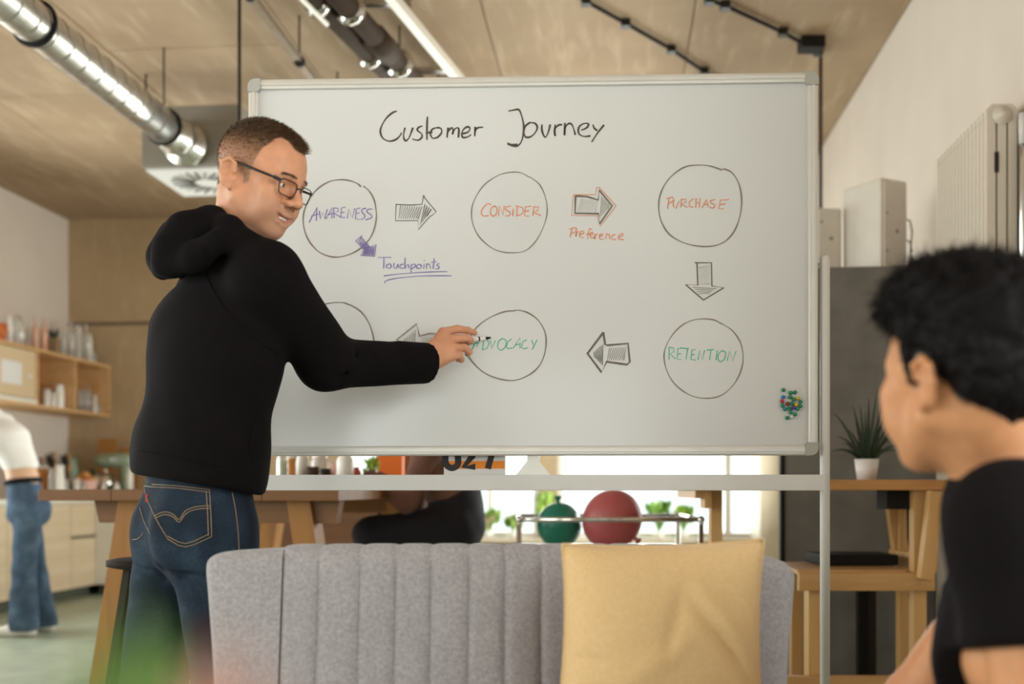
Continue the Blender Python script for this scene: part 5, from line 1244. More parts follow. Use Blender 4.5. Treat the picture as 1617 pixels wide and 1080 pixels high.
def head_sdf(S, M, smile=True, detail=True):
    old = S.M; S.M = M
    S.ell((0, -.018, .034), (.0755, .098, .086), .02); S.ell((0, .028, .038), (.062, .062, .06), .03)
    S.econe((0, .032, 0), (0, .036, -.07), (.060, .056), (.044, .042), (1, 0, 0), .03)
    for q in (-1, 1):
        S.cone((q * .056, .000, -.055), (q * .018, .062, -.096), .017, .018, .03)
        S.ell((q * .044, .062, -.018), (.024, .022, .019), .02)
        S.ell((q * .037, .064, -.05), (.025, .026, .03), .025)
        S.cone((q * .012, .086, .021), (q * .043, .073, .019), .010, .008, .014)
    S.ell((0, .071, -.097), (.021, .018, .017), .02)
    S.ell((0, .068, -.062), (.032, .025, .028), .02)
    for q in (-1, 1):
        S.ell((q * .031, .096, .000), (.019, .016, .0125), .012, 's')
        if detail: S.ell((q * .031, .0715, .000), (.0150, .0145, .0135), .005)
    S.cone((0, .085, .012), (0, .109, -.024), .0085, .0108, .012); S.ell((0, .1115, -.0275), (.012, .0115, .0105), .008)
    for q in (-1, 1):
        S.ell((q * .0135, .098, -.033), (.009, .0115, .0082), .007)
        if detail: S.ell((q * .0065, .102, -.040), (.0036, .006, .004), .004, 's')
    if detail:
        for q in (-1, 1): S.ell((q * .031, .0865, -.001), (.0115, .008, .0036), .003, 's')
        dz = .003 if smile else 0
        sy = lambda pts: [(x, y - .0065, z - .0045) for x, y, z in pts + [(-x, y, z) for x, y, z in pts[-2::-1]]]
        S.chain(sy([(-.034, .0895, -.0535 + dz), (-.019, .0960, -.0555), (-.007, .0990, -.0560), (0, .0990, -.0575)]), [.0022, .0036, .0046, .0046, .0046, .0036, .0022], .005)
        S.chain(sy([(-.032, .0895, -.0565 + dz), (-.018, .0935, -.0690 - dz * .8), (0, .0955, -.0735 - dz * 1.1)]), [.0022, .0048, .0058, .0048, .0022], .006)
        if smile:
            S.chain(sy([(-.031, .0925, -.0540 + dz * .8), (-.017, .0985, -.0625), (0, .1005, -.0660)]), [.0014, .0046, .0058, .0046, .0014], .003, 's')
            for q in (-1, 1): S.chain([(q * .025, .0890, -.041), (q * .034, .0785, -.050), (q * .040, .0690, -.063)], [.0008, .0018, .0008], .010, 's')
    for q in (-1, 1):                    # ears
        R3 = Matrix.Rotation(q * .42, 3, 'Z') @ Matrix.Rotation(-.14, 3, 'X')
        S.ell((q * .0795, -.024, -.016), (.0085, .019, .031), .010, 'u', R3)
        S.chain([(q * .082, -.006, -.010), (q * .087, -.010, .006), (q * .090, -.026, .013), (q * .091, -.040, .002), (q * .088, -.040, -.018), (q * .083, -.028, -.036), (q * .078, -.014, -.044)], [.003, .0036, .004, .004, .004, .005, .0065], .005)
        S.ell((q * .0935, -.021, -.011), (.014, .0105, .018), .004, 's', R3); S.ell((q * .086, -.012, -.020), (.010, .006, .007), .004, 's')
    S.M = old
def head_masks(M):
    Mi = np.array(M.inverted())
    def loc(V): return V @ Mi[:3, :3].T + Mi[:3, 3]
    def lips(V):
        p = loc(V); x = p[:, 0]; t = .0100 * np.clip(1 - (x / .036) ** 2, .0001, 1) ** .55
        return .62 * (1 - sstep(.8, 1.15, np.abs(p[:, 2] + .0685 - 8.5 * x * x) / t)) * (p[:, 1] > .055) * (np.abs(x) < .036)
    def stub(V):
        p = loc(V); return .34 * (1 - sstep(-.045, -.03, p[:, 2] + .25 * (p[:, 1] - .085) * -1 * 0)) * sstep(.0, .035, p[:, 1]) * sstep(-.135, -.11, p[:, 2])
    return loc, lips, stub
# ------------------------------------------------------------------ people
skin_mat('skin_a', '#cb9070', '#a65c52', '#a98572', '#6a4f3b')
skin_mat('skin_b', '#c58a62', '#b06a58', '#9a7458', '#171212')
skin_mat('skin_c', '#d8ab8c', '#c07468', '#b08f7c', '#3a2a20')
mat('hair_side', '#8a6b52', .7, var=.2, scale=60, spec=.2); mat('hair_brown', '#5a4230', .6, var=.3, scale=60, spec=.3); mat('hair_black', '#0f0b0c', .7, var=.25, scale=40, spec=.15)
mat('hoodie_black', '#0e0a0c', .95, var=.12, scale=25, bump=.25, bscale=300, spec=.12); mat('tee_black', '#120e10', .95, var=.1, scale=25, bump=.15, bscale=300, spec=.12)
mat('lens_white', '#efe9e4', .25, var=.01); mat('iris', '#4a5a58', .2, var=.1); mat('pupil', '#0c0a0a', .2); mat('teeth', '#f4eee6', .3, var=.02)
mat('glasses_black', '#1a1414', .35, var=.05); mat('brow_hair', '#7a5b45', .7, var=.2); glass('spectacle_lens', '#fdfcfb', .1)
mat('stitch', '#957c5e', .7, var=.1); mat('red_tab', '#b3373c', .6); mat('top_white', '#f0ebe7', .9, var=.03, scale=10); mat('maroon_knit', '#6e4a3e', .9, var=.1); mat('trousers_dark', '#16131a', .9, var=.1)
def denim(name, c1, c2, c3):
    m, nt, b = _bsdf(name); N, L = nt.nodes, nt.links; tc = N.new('ShaderNodeTexCoord')
    n1 = N.new('ShaderNodeTexNoise'); n1.inputs['Scale'].default_value = 9; n1.inputs['Detail'].default_value = 5; L.new(tc.outputs['Object'], n1.inputs['Vector'])
    n2 = N.new('ShaderNodeTexNoise'); n2.inputs['Scale'].default_value = 260; L.new(tc.outputs['Object'], n2.inputs['Vector'])
    r1 = N.new('ShaderNodeValToRGB'); e = r1.color_ramp.elements; e[0].color = hexc(c1); e[0].position = .35; e[1].color = hexc(c3); e[1].position = .75; q = e.new(.55); q.color = hexc(c2)
    ad = N.new('ShaderNodeMath'); ad.operation = 'MULTIPLY_ADD'; ad.inputs[1].default_value = .35; L.new(n2.outputs['Fac'], ad.inputs[0])
    sb_ = N.new('ShaderNodeMath'); sb_.operation = 'SUBTRACT'; sb_.inputs[1].default_value = .175; L.new(n1.outputs['Fac'], sb_.inputs[0]); L.new(sb_.outputs[0], ad.inputs[2])
    L.new(ad.outputs[0], r1.inputs[0]); L.new(r1.outputs[0], b.inputs['Base Color'])
    bp = N.new('ShaderNodeBump'); bp.inputs['Strength'].default_value = .3; bp.inputs['Distance'].default_value = .002; L.new(ad.outputs[0], bp.inputs['Height']); L.new(bp.outputs[0], b.inputs['Normal'])
    b.inputs['Roughness'].default_value = .9; b.inputs['Specular IOR Level'].default_value = .15
    MATS[name] = m
denim('denim_dark', '#191f2a', '#232d3b', '#344454'); denim('denim_mid', '#404f62', '#4f6176', '#65778b')

def strands(name, pts, dirs, lens, width, material, parent, bend=None, seed=0):
    """short hairs as thin bent blades, one mesh"""
    rg = np.random.default_rng(seed); n = len(pts); org = np.array(ORIG[parent]); pts = (np.asarray(pts) - org) @ np.array(CR).T; dirs = dirs @ np.array(CR).T; bend = None if bend is None else bend @ np.array(CR).T
    dirs = dirs / np.linalg.norm(dirs, axis=1)[:, None]; rnd = rg.normal(size=(n, 3)); side = np.cross(dirs, rnd); side /= np.linalg.norm(side, axis=1)[:, None]; side *= width / 2
    L = lens[:, None]; bend = np.zeros((n, 3)) if bend is None else bend
    p1 = pts + dirs * L * .55; p2 = pts + dirs * L + bend * L
    V = np.stack([pts - side, pts + side, p1 - side * .8, p1 + side * .8, p2], 1).reshape(-1, 3); b = np.arange(n)[:, None] * 5
    quads = (b + np.array([[0, 1, 3, 2]])); tris = (b + np.array([[2, 3, 4]]))
    me = bpy.data.meshes.new(name); me.from_pydata(V.tolist(), [], quads.tolist() + tris.tolist()); me.materials.append(MATS[material])
    o = bpy.data.objects.new(name, me); COL.objects.link(o); o.parent = parent; ORIG[o] = ORIG[parent]; o['kind'] = 'stuff'
    return o
def surf_samples(o, mask, n, seed=1):
    rg = np.random.default_rng(seed); me = o.data; nv = len(me.vertices); co = np.empty(nv * 3, dtype=np.float32); me.vertices.foreach_get('co', co); co = co.reshape(-1, 3) @ np.array(CR) + np.array(ORIG[o])
    no = np.empty(nv * 3, dtype=np.float32); me.vertices.foreach_get('normal', no); no = no.reshape(-1, 3) @ np.array(CR)
    ok = np.nonzero(mask(co))[0]; i = rg.choice(ok, n); return co[i] + rg.normal(size=(n, 3)) * .0012, no[i]
V3 = lambda *a: Vector(a)

# ================================================================== the man in the hoodie
HO = Vector((-.557, 2.393, 1.688)); th_ = math.radians(22); yw = math.radians(21)
hf = Vector((math.cos(yw) * math.cos(th_), -math.sin(yw) * math.cos(th_), -math.sin(th_)))
HM = frame(HO, hf, (.0, .0, 1))
man = empty('person', (-.73, 2.45, 0), 'person in black hoodie, blue jeans and glasses writing on the whiteboard', 'person')
be = math.radians(40); tf = Vector((math.cos(be), math.sin(be), 0)); tl = Vector((-math.sin(be), math.cos(be), 0))      # torso forward / left
NB = Vector((-.607, 2.43, 1.525)); SHR = Vector((-.525, 2.305, 1.45)); SHL = Vector((-.715, 2.565, 1.455))
ELR = P(517, 566, 2.50); WRR = P(668, 573, 2.70); ELL = Vector((-.735, 2.62, 1.17)); WRL = Vector((-.70, 2.66, .98))
CH = Vector((-.655, 2.435, 1.36)); PV = Vector((-.722, 2.455, .92))
HPR = PV - tl * .088 + V3(0, 0, -.01); HPL = PV + tl * .088 + V3(0, 0, -.01)
KNR, ANR = Vector((-.625, 2.40, .50)), Vector((-.60, 2.43, .10)); KNL, ANL = Vector((-.845, 2.52, .50)), Vector((-.885, 2.50, .10))
S = SDF(axis(-1.05, -.05, .013, [(-.675, -.435), (-.245, -.085)], .0023), axis(2.16, 2.90, .013, [(2.265, 2.525), (2.675, 2.835)], .0023), axis(0, 1.84, .013, [(1.285, 1.415), (1.52, 1.83)], .0023))
head_sdf(S, HM)
S.M = Matrix.Identity(4)
nk = HM @ V3(0, -.028, -.05)
S.econe(nk, NB + V3(-.005, 0, .0), (.058, .060), (.064, .062), tl, .03)
S.econe(CH, NB - V3(0, 0, .05), (.15, .095), (.09, .07), tl, .05); S.econe(PV + V3(0, 0, .06), CH, (.135, .085), (.15, .095), tl, .05)
for sh, el, wr in ((SHR, ELR, WRR), (SHL, ELL, WRL)): S.cone(NB - V3(0, 0, .06), sh, .05, .05, .03); S.cone(sh, el, .05, .040, .02); S.cone(el, wr, .040, .027, .02)
for hp, kn, an in ((HPR, KNR, ANR), (HPL, KNL, ANL)):
    S.cone(hp, kn, .078, .052, .03); S.cone(kn, an, .050, .034, .02); S.chain([an - V3(0, 0, .03), an + tf * .08 - V3(0, 0, .06), an + tf * .17 - V3(0, 0, .07)], [.034, .03, .02], .02)
# right hand holding the marker (all points from photo pixels, depths between cuff and board)
mcp = [P(699, 525, 2.737), P(706, 536, 2.730), P(712, 549, 2.726), P(715, 562, 2.724)]
S.econe(WRR, P(690, 556, 2.716), (.029, .021), (.033, .016), V3(.25, 0, 1), .015)
for q, r in zip(mcp, (.0125, .0125, .0125, .0125)): S.cone(P(686, 562, 2.713) + (q - P(706, 545, 2.73)) * .45, q, .017, r, .014)
fing = [[mcp[0], P(722, 519.5, 2.768), P(739, 521.5, 2.793), P(749.5, 525.5, 2.806)], [mcp[1], P(737, 534, 2.765), P(743.5, 538, 2.787), P(740, 541, 2.803)], [mcp[2], P(733, 549, 2.754), P(741, 555.5, 2.772), P(738, 559, 2.788)], [mcp[3], P(726, 561, 2.748), P(728.5, 568, 2.764), P(723, 568, 2.778)]]
rad = [[.0118, .0102, .0089, .0074], [.0118, .0100, .0088, .0076], [.0116, .0096, .0084, .0070], [.0108, .0086, .0074, .0064]]
for f_, r_ in zip(fing, rad): S.chain(f_, r_, .0045)
S.chain([P(682, 566, 2.735), P(702, 552, 2.775), P(724, 541, 2.800), P(741, 535, 2.812)], [.017, .013, .0105, .0085], .008)
S.chain([WRL, WRL + V3(.01, .01, -.07), WRL + V3(.015, .015, -.13)], [.027, .034, .022], .02)
V, Q = S.mesh()
loc_, lips_, stub_ = head_masks(HM)
HY_ = [-.13, -.10, -.05, -.04, .002, .008, .019, .030, .045, .058, .072, .1]; HZ_ = [-.058, -.056, -.04, -.016, -.006, -.028, -.020, .058, .082, .086, .080, .076]
def hairm(V):
    p = loc_(V); ax_ = np.abs(p[:, 0]); rec = np.interp(ax_, [0, .02, .045, .06], [0, .0, .016, .004]) * (p[:, 1] > .035)
    h = sstep(-.004, .004, p[:, 2] - np.interp(p[:, 1], HY_, HZ_) - rec) * (ax_ < .0785) * (p[:, 2] > -.06) * (p[:, 2] < .2) * (np.abs(p[:, 1]) < .14)
    return h * (.5 + .42 * sstep(.02, .07, p[:, 2]))
body = sdf_object('body', V, Q, 'skin_a', man, smooth_it=1, attrs={'lips': lips_, 'stubble': stub_, 'hair': hairm})
rg = np.random.default_rng(5)
hp_, hn_ = surf_samples(body, lambda c: hairm(c) > .42, 15000)
lp = loc_(hp_); A3 = np.array(HM)[:3, :3]
fw = A3[:, 1]; upv = A3[:, 2]
topw = sstep(.055, .095, lp[:, 2]); frontw = sstep(.03, .08, lp[:, 1]) * topw
comb = fw[None, :] * (.25 + .75 * topw)[:, None] + upv[None, :] * (-.5 + 1.0 * topw)[:, None] * .5
dirs = hn_ * (.55 + .35 * frontw)[:, None] + comb * .75 + rg.normal(size=hp_.shape) * .2
ln_ = .004 + .010 * topw + .010 * frontw * rg.random(len(hp_)); tp = (lp[:, 2] + .02 * rg.normal(size=len(lp))) > .05; sd = ~tp & (rg.random(len(lp)) < .45)
strands('hair', hp_[tp], dirs[tp], ln_[tp], .0011, 'hair_brown', man, bend=fw[None, :] * .25 + np.zeros_like(hp_[tp]))
strands('cropped_hair', hp_[sd], dirs[sd], ln_[sd], .0009, 'hair_side', man, bend=fw[None, :] * .1 + np.zeros_like(hp_[sd]))
# brows
for q in (-1, 1):
    n_ = 190; t = rg.random(n_); xx = q * (.012 + .036 * t); pts = np.stack([xx, .0975 - .0165 * t ** 1.6 + .002, .0225 + .004 * np.sin(t * 2.6) - .003 * t + rg.normal(size=n_) * .0014], 1)
    W = pts @ A3.T + np.array(HO); d = (np.stack([q * np.ones(n_), -.3 * np.ones(n_), .35 - .6 * t], 1)) @ A3.T
    strands('eyebrow', W, d + rg.normal(size=W.shape) * .15, .006 + .002 * rg.random(n_), .0008, 'brow_hair', man, seed=q + 3)
# eyes
LOOK = (V3(.15, .98, -.05)).normalized()
for q in (-1, 1):
    c_ = V3(q * .031, .0712, 0)
    m = MB(HM); m.lathe([(.0128 * math.sin(t), -.0128 * math.cos(t)) for t in np.linspace(.01, math.pi - .01, 14)], c_, 20, LOOK); eb = m.build('eyeball', 'lens_white', man)
    m = MB(HM); m.lathe([(.0058, .01155), (.004, .0124), (.001, .0128)], c_, 18, LOOK); ir = m.build('iris', 'iris', eb)
    m = MB(HM); m.lathe([(.0026, .01275), (.001, .0131)], c_, 12, LOOK); m.build('pupil', 'pupil', eb)
m = MB(HM)
rows = [[V3(.026 * s_, .0895 - .0065 * s_ * s_, z - .0055 + .0045 * s_ * s_) for s_ in np.linspace(-1, 1, 15)] for z in (-.0645, -.0610, -.056)]
m.grid(rows); m.build('teeth', 'teeth', man)
# hoodie
K = SDF(axis(-1.0, -.16, .0065), axis(2.14, 2.84, .0065), axis(.90, 1.66, .0065))
K.econe(V3(-.715, 2.452, .95), V3(-.712, 2.45, 1.08), (.178, .122), (.186, .128), tl, .03)
K.econe(V3(-.712, 2.45, 1.06), CH - V3(.012, 0, .02), (.186, .130), (.190, .128), tl, .05)
K.econe(CH - V3(.012, 0, .04), NB - V3(.01, 0, .07), (.188, .125), (.105, .085), tl, .06)
K.cone(NB - V3(0, 0, .05), SHR, .07, .072, .06); K.cone(NB - V3(0, 0, .05), SHL, .07, .072, .06)
K.cone(SHR, ELR, .076, .066, .03); K.cone(ELR + V3(-.01, 0, -.012), WRR + (WRR - ELR) * .12, .062, .046, .03); K.cone(ELR + (WRR - ELR) * .75, WRR + (WRR - ELR) * .12, .05, .049, .01)
K.cone(SHL, ELL, .074, .06, .03); K.cone(ELL, WRL, .06, .048, .03)
# hood lying on the back and standing collar
K.chain([P(338, 350, 2.36), P(362, 364, 2.315), P(388, 386, 2.295), P(415, 402, 2.31), P(433, 403, 2.37)], [.030, .030, .028, .024, .016], .02)
K.chain([P(338, 350, 2.36), P(352, 345, 2.47), P(395, 378, 2.50), P(425, 398, 2.46), P(435, 402, 2.38)], [.030, .030, .03, .026, .016], .02)
K.chain([P(325, 352, 2.37), P(298, 370, 2.34), P(272, 398, 2.33), P(258, 420, 2.33)], [.034, .046, .040, .026], .025)
K.chain([P(318, 356, 2.45), P(285, 380, 2.44), P(262, 408, 2.42), P(256, 425, 2.38)], [.036, .046, .040, .024], .025)
K.chain([P(345, 380, 2.27), P(310, 405, 2.29), P(275, 424, 2.32)], [.026, .030, .020], .02)
# folds on the sleeve and waist
for a_, b_, r0 in ((P(470, 560, 2.44), P(505, 522, 2.46), .004), (P(535, 600, 2.47), P(560, 560, 2.5), .003), (P(575, 600, 2.5), P(590, 565, 2.53), .003)): K.cone(a_, b_, r0 + .004, r0, .02, 's')
K.noise(.0022, 21, 2)
c_ = WRR + (WRR - ELR) * .055; n_ = (WRR - ELR).normalized(); K.cut(c_, n_, (-.30, 2.55, 1.2), (-.10, 2.84, 1.42))
K.cut(V3(-.70, 2.42, 1.005), (-.17, -.05, -1), (-1.0, 2.14, .90), (-.40, 2.84, 1.08), .012)
K.cut(WRL + V3(0, 0, .02), (0, 0, -1), (-.80, 2.60, .90), (-.6, 2.84, 1.02))
V, Q = K.mesh(); hood = sdf_object('hoodie', V, Q, 'hoodie_black', man, smooth_it=2)
hb = bvh_of(hood)
def trim(pix, r, mat_, parent, nm, bv=None, lift=.001):
    pts = drape(bv or hb, pix, lift)
    if len(pts) > 2: return MB().tube(pts, r, 6).build(nm, mat_, parent)
mat('zip_dark', '#1d181a', .9, var=.1)
trim([(410, 645), (400, 668), (394, 700), (398, 730)], .0018, 'hoodie_black', hood, 'pocket_zip')
trim([(206, 709), (260, 716), (330, 732), (425, 752)], .0025, 'hoodie_black', hood, 'hem_seam'); trim([(322, 388), (325, 430), (345, 475), (385, 520), (440, 560)], .0022, 'hoodie_black', hood, 'sleeve_seam')
# jeans
J = SDF(axis(-1.04, -.46, .007), axis(2.22, 2.68, .007), axis(.03, 1.06, .007))
J.econe(V3(-.714, 2.452, .88), V3(-.714, 2.452, 1.05), (.158, .108), (.155, .105), tl, .03)
J.ell(PV - tl * .075 - tf * .045 + V3(0, 0, -.02), (.088, .085, .095), .04); J.ell(PV + tl * .070 - tf * .035 + V3(0, 0, -.02), (.082, .082, .09), .04)
for hp, kn, an in ((HPR, KNR, ANR), (HPL, KNL, ANL)): J.cone(hp, kn, .098, .074, .03); J.cone(kn, an + V3(0, 0, -.04), .074, .066, .03)
J.noise(.003, 26, 1, .8)
for z_, r_ in ((.80, .006), (.52, .005), (.44, .005)):
    for hp, kn in ((HPR, KNR), (HPL, KNL)):
        t_ = (.91 - z_) / .41; c_ = hp + (kn - hp) * min(1, t_); J.chain([c_ + V3(-.11, -.03, .03), c_ + V3(0, -.10, 0), c_ + V3(.10, -.04, .04)], [r_, r_ * 1.2, r_], .02, 's')
J.cut(V3(0, 0, .06), (0, 0, -1), (-1.04, 2.22, .0), (-.46, 2.68, .12)); J.cut(V3(0, 0, 1.04), (0, 0, 1), (-1.04, 2.22, 1.0), (-.46, 2.68, 1.06))
V, Q = J.mesh(); jeans = sdf_object('jeans', V, Q, 'denim_dark', man, smooth_it=1); jb = bvh_of(jeans)
lft = [(229, 764), (234, 785), (246, 815), (266, 848)]; rgt = [(331, 773), (332, 795), (333, 820), (334, 846)]; bot = [(266, 851), (294, 864), (334, 848)]
rows = []
for i in range(12):
    t = i / 11; a_ = smooth_path(lft, 4)[min(12, int(round(t * 12)))]; b_ = smooth_path(rgt, 4)[min(12, int(round(t * 12)))]
    rr = []
    for k in range(10):
        s_ = k / 9; y = a_[1] * (1 - s_) + b_[1] * s_ + (12 * t ** 3 * math.sin(math.pi * min(1, s_ * 1.15 + .0)) if t > 0 else 0); h = drape(jb, [(a_[0] * (1 - s_) + b_[0] * s_, y)], .0028)
        rr.append(h[0] if h else None)
    if all(rr): rows.append(rr)
if len(rows) > 3:
    m = MB(); m.grid(rows); pk = m.build('back_pocket', 'denim_dark', jeans, fix=False)
for st in ([(229, 764), (280, 768), (331, 774)], [(230, 768), (280, 772), (331, 778)], [(229, 764), (234, 785), (246, 815), (266, 850)], [(331, 774), (333, 810), (334, 847)], [(326, 776), (328, 810), (329, 846)], [(266, 850), (294, 863), (334, 847)], [(266, 846), (294, 858), (330, 843)],
           [(246, 815), (262, 809), (275, 813), (284, 821), (293, 808), (310, 801), (333, 799)], [(247, 819), (262, 813), (275, 817), (284, 825), (294, 812), (310, 805), (333, 803)]):
    trim(st, .0008, 'stitch', jeans, 'stitching', jb, .0036)
for st in ([(214, 752), (219, 790), (228, 822), (238, 842)], [(366, 778), (372, 810), (376, 850), (377, 880)], [(211, 852), (220, 850), (227, 842)]): trim(st, .0008, 'stitch', jeans, 'stitching', jb, .0015)
h = drape(jb, [(234, 787)], .003)
if h: MB(Matrix.Translation(h[0])).box(-.003, .0045, -.002, .001, -.009, .009).build('red_tab', 'red_tab', jeans)
mat('shoe_white', '#e5dfd6', .5, var=.03)
for an in (ANR, ANL):
    s_ = SDF(axis(an.x - .2, an.x + .3, .008), axis(an.y - .2, an.y + .3, .008), axis(-.03, .2, .008))
    s_.chain([an + V3(0, 0, .02) - tf * .01, an - V3(0, 0, .045) - tf * .02], [.048, .05], .03); s_.chain([an - V3(0, 0, .05), an + tf * .10 - V3(0, 0, .058), an + tf * .19 - V3(0, 0, .064)], [.052, .046, .036], .03)
    s_.cut(V3(0, 0, .0), (0, 0, -1), (an.x - .2, an.y - .2, -.03), (an.x + .3, an.y + .3, .06)); V, Q = s_.mesh(); sdf_object('shoe', V, Q, 'shoe_white', man)
# spectacles
gl = empty('eyeglasses', HM @ V3(0, .1, 0), 'thin black rectangular eyeglasses worn by the man at the board', 'glasses')
for q in (-1, 1):
    pts = []
    for t in np.linspace(0, 2 * math.pi, 41)[:-1]:
        ex = .0262 * math.copysign(abs(math.cos(t)) ** .45, math.cos(t)); ez = .0165 * math.copysign(abs(math.sin(t)) ** .5, math.sin(t))
        if ez < 0: ex *= .93
        x = q * (.0345) + ex; pts.append(V3(x, .1035 - 2.6 * (abs(x)) ** 2 * 1.0 , -.004 + ez))
    m = MB(HM); m.tube(pts, .0014, 6, closed=True); fr_ = m.build('rim', 'glasses_black', gl)
    m = MB(HM); m.tube([p_ for p_ in pts if p_.z > -.004], .0019, 6) if False else None
    c_ = V3(q * .0345, .1035 - 2.6 * .0345 ** 2, -.004); m = MB(HM); m.add([c_] + pts, [(0, i + 1, (i + 1) % 40 + 1) for i in range(40)], True); m.build('lens', 'spectacle_lens', gl, fix=False)
    m = MB(HM); m.bar(V3(q * .061, .094, .006), V3(q * .0755, .086, .007), .004, .008, (0, 0, 1)); m.build('hinge', 'glasses_black', gl)
    m = MB(HM); m.tube([V3(q * .0755, .087, .007), V3(q * .080, .04, .008), V3(q * .083, -.004, .010), V3(q * .084, -.022, .010)], .0028, 8); m.build('temple_arm', 'glasses_black', gl)
m = MB(HM); m.tube([V3(-.0085, .1033, .002), V3(-.004, .106, .005), V3(.004, .106, .005), V3(.0085, .1033, .002)], .0014, 6); m.build('bridge', 'glasses_black', gl)
# marker in the hand
tipx, tipz = on_board(775.5, 533); mt_ = BM @ V3(tipx, .0015, tipz); me_ = P(722, 538.5, 2.797); ax_ = (me_ - mt_).normalized()
mk = empty('marker_pen', mt_, 'white board marker with a black tip held against the whiteboard', 'marker')
MB().tube([mt_ + ax_ * .018, mt_ + ax_ * .024, mt_ + ax_ * .12], [.004, .0058, .0058], 14).build('barrel', 'white_metal', mk)
MB().tube([mt_ + ax_ * .001, mt_ + ax_ * .006, mt_ + ax_ * .018], [.0014, .0026, .004], 12).build('nib', 'black_plastic', mk)
MB().tube([mt_ + ax_ * .036, mt_ + ax_ * .040], .0060, 14).build('band', 'black_plastic', mk)

# ================================================================== listener in front, seen from behind
g = math.radians(68); bf = V3(-math.cos(g), math.sin(g), .0)
BO2 = V3(.565, 1.35, 1.142); BMx = frame(BO2, bf + V3(0, 0, -.02), (0, 0, 1))
lis = empty('person', (.72, 1.45, 0), 'person with short black hair in a black t-shirt watching, seen from behind', 'person')
tb = V3(-.8, .6, 0).normalized(); tbl = V3(-.6, -.8, 0)       # torso forward / left
NB2 = V3(.645, 1.385, 1.015); SL = V3(.588, 1.26, .955); SR = V3(.760, 1.52, .95)
ELb, WLb = V3(.602, 1.215, .68), V3(.70, 1.48, .60); ERb, WRb = P(1440, 1110, 1.64), P(1370, 1180, 1.83)
PV2 = V3(.75, 1.46, .53)
S = SDF(axis(.25, 1.05, .013, [(.44, .69)], .0028), axis(1.02, 2.05, .013, [(1.22, 1.48)], .0028), axis(0, 1.36, .013, [(.98, 1.30)], .0028))
head_sdf(S, BMx, smile=False); S.M = Matrix.Identity(4)
S.econe(BMx @ V3(0, -.03, -.045), NB2 + V3(0, 0, -.02), (.056, .058), (.066, .062), tbl, .03)
S.econe(PV2 + V3(0, 0, .05), NB2 - V3(-.035, 0, .20), (.13, .085), (.145, .085), tbl, .05); S.econe(NB2 - V3(-.035, 0, .2), NB2 - V3(-.01, 0, .06), (.15, .09), (.08, .065), tbl, .05)
for sh, el, wr in ((SL, ELb, WLb), (SR, ERb, WRb)):
    S.cone(NB2 - V3(0, 0, .05), sh, .05, .05, .04); S.cone(sh, el, .052, .043, .02); S.cone(el, wr, .043, .028, .02); d_ = (wr - el).normalized()
    for k in range(4): S.chain([wr, wr + d_ * .06 + V3((k - 1.5) * .018, 0, 0), wr + d_ * .10 + V3((k - 1.5) * .02, 0, -.012), wr + d_ * .135 + V3((k - 1.5) * .02, 0, -.035)], [.022, .012, .0095, .008], .01)
    S.chain([wr, wr + d_ * .04 + V3(-.03, 0, 0), wr + d_ * .08 + V3(-.045, 0, -.01)], [.02, .012, .009], .01)
for q in (-1, 1):
    hp = PV2 - V3(q * .09, 0, 0); kn = hp + V3(-.02 * q + .03, .42, .0); kn.x = max(kn.x, .70 + (0 if q > 0 else .16)); an = kn + V3(0, .03, -.43)
    S.cone(hp, kn, .075, .05, .03); S.cone(kn, an, .048, .035, .02); S.chain([an - V3(0, 0, .04), an + V3(0, .16, -.07)], [.035, .024], .02)
V, Q = S.mesh(); loc2, lips2, stub2 = head_masks(BMx)
def hair2(V):
    p = loc2(V); zl = np.interp(p[:, 1], [-.12, -.09, -.05, -.035, .0, .006, .02, .032, .06, .1], [-.058, -.056, -.04, -.012, .01, -.018, -.014, .05, .062, .062])
    return sstep(-.004, .004, p[:, 2] - zl) * (np.abs(p[:, 0]) < .079) * (p[:, 2] > -.07) * (p[:, 2] < .2) * (np.abs(p[:, 1]) < .15)
body2 = sdf_object('body', V, Q, 'skin_b', lis, smooth_it=1, attrs={'lips': lips2, 'stubble': lambda V: stub2(V) * .3, 'hair': hair2})
Hs = SDF(axis(.38, .74, .0045), axis(1.17, 1.54, .0045), axis(1.05, 1.36, .0045), BMx)
Hs.ell((0, -.026, .056), (.087, .108, .090), .02); Hs.ell((0, .025, .100), (.074, .084, .055), .02); Hs.ell((0, -.07, .0), (.070, .058, .066), .03); Hs.ell((0, .082, .096), (.055, .034, .028), .02)
for q in (-1, 1): Hs.cone((q * .070, .012, .05), (q * .0715, .013, -.008), .014, .006, .015)
Hs.M = Matrix.Identity(4); Hs.noise(.006, 95, 3); Hs.noise(.003, 190, 1)
Hs.M = BMx
Hs.econe((0, .078, -.10), (0, .078, .040), (.09, .030), (.056, .026), (1, 0, 0), .01, 's')
for q in (-1, 1): Hs.ell((q * .095, -.016, -.006), (.03, .030, .036), .01, 's'); Hs.cone((q * .085, -.03, -.07), (q * .05, -.115, -.09), .035, .035, .02, 's')
V, Q = Hs.mesh(); hairb = sdf_object('hair', V, Q, 'hair_black', lis, smooth_it=0)
p_, n_ = surf_samples(hairb, lambda c: loc2(c)[:, 2] > -.06, 9000, 3); lp2 = loc2(p_); tw = sstep(.02, .08, lp2[:, 2])
A2 = np.array(BMx)[:3, :3]; rg = np.random.default_rng(8)
strands('hair_strand', p_ - n_ * .004, n_ * .6 + A2[:, 1][None, :] * (.5 * tw)[:, None] - A2[:, 2][None, :] * (.9 * (1 - tw))[:, None] + rg.normal(size=p_.shape) * .4, .010 + .014 * tw * rg.random(len(p_)), .0016, 'hair_black', hairb, bend=rg.normal(size=p_.shape) * .25, seed=4)
T = SDF(axis(.36, 1.08, .008), axis(1.02, 1.86, .008), axis(.46, 1.12, .008))
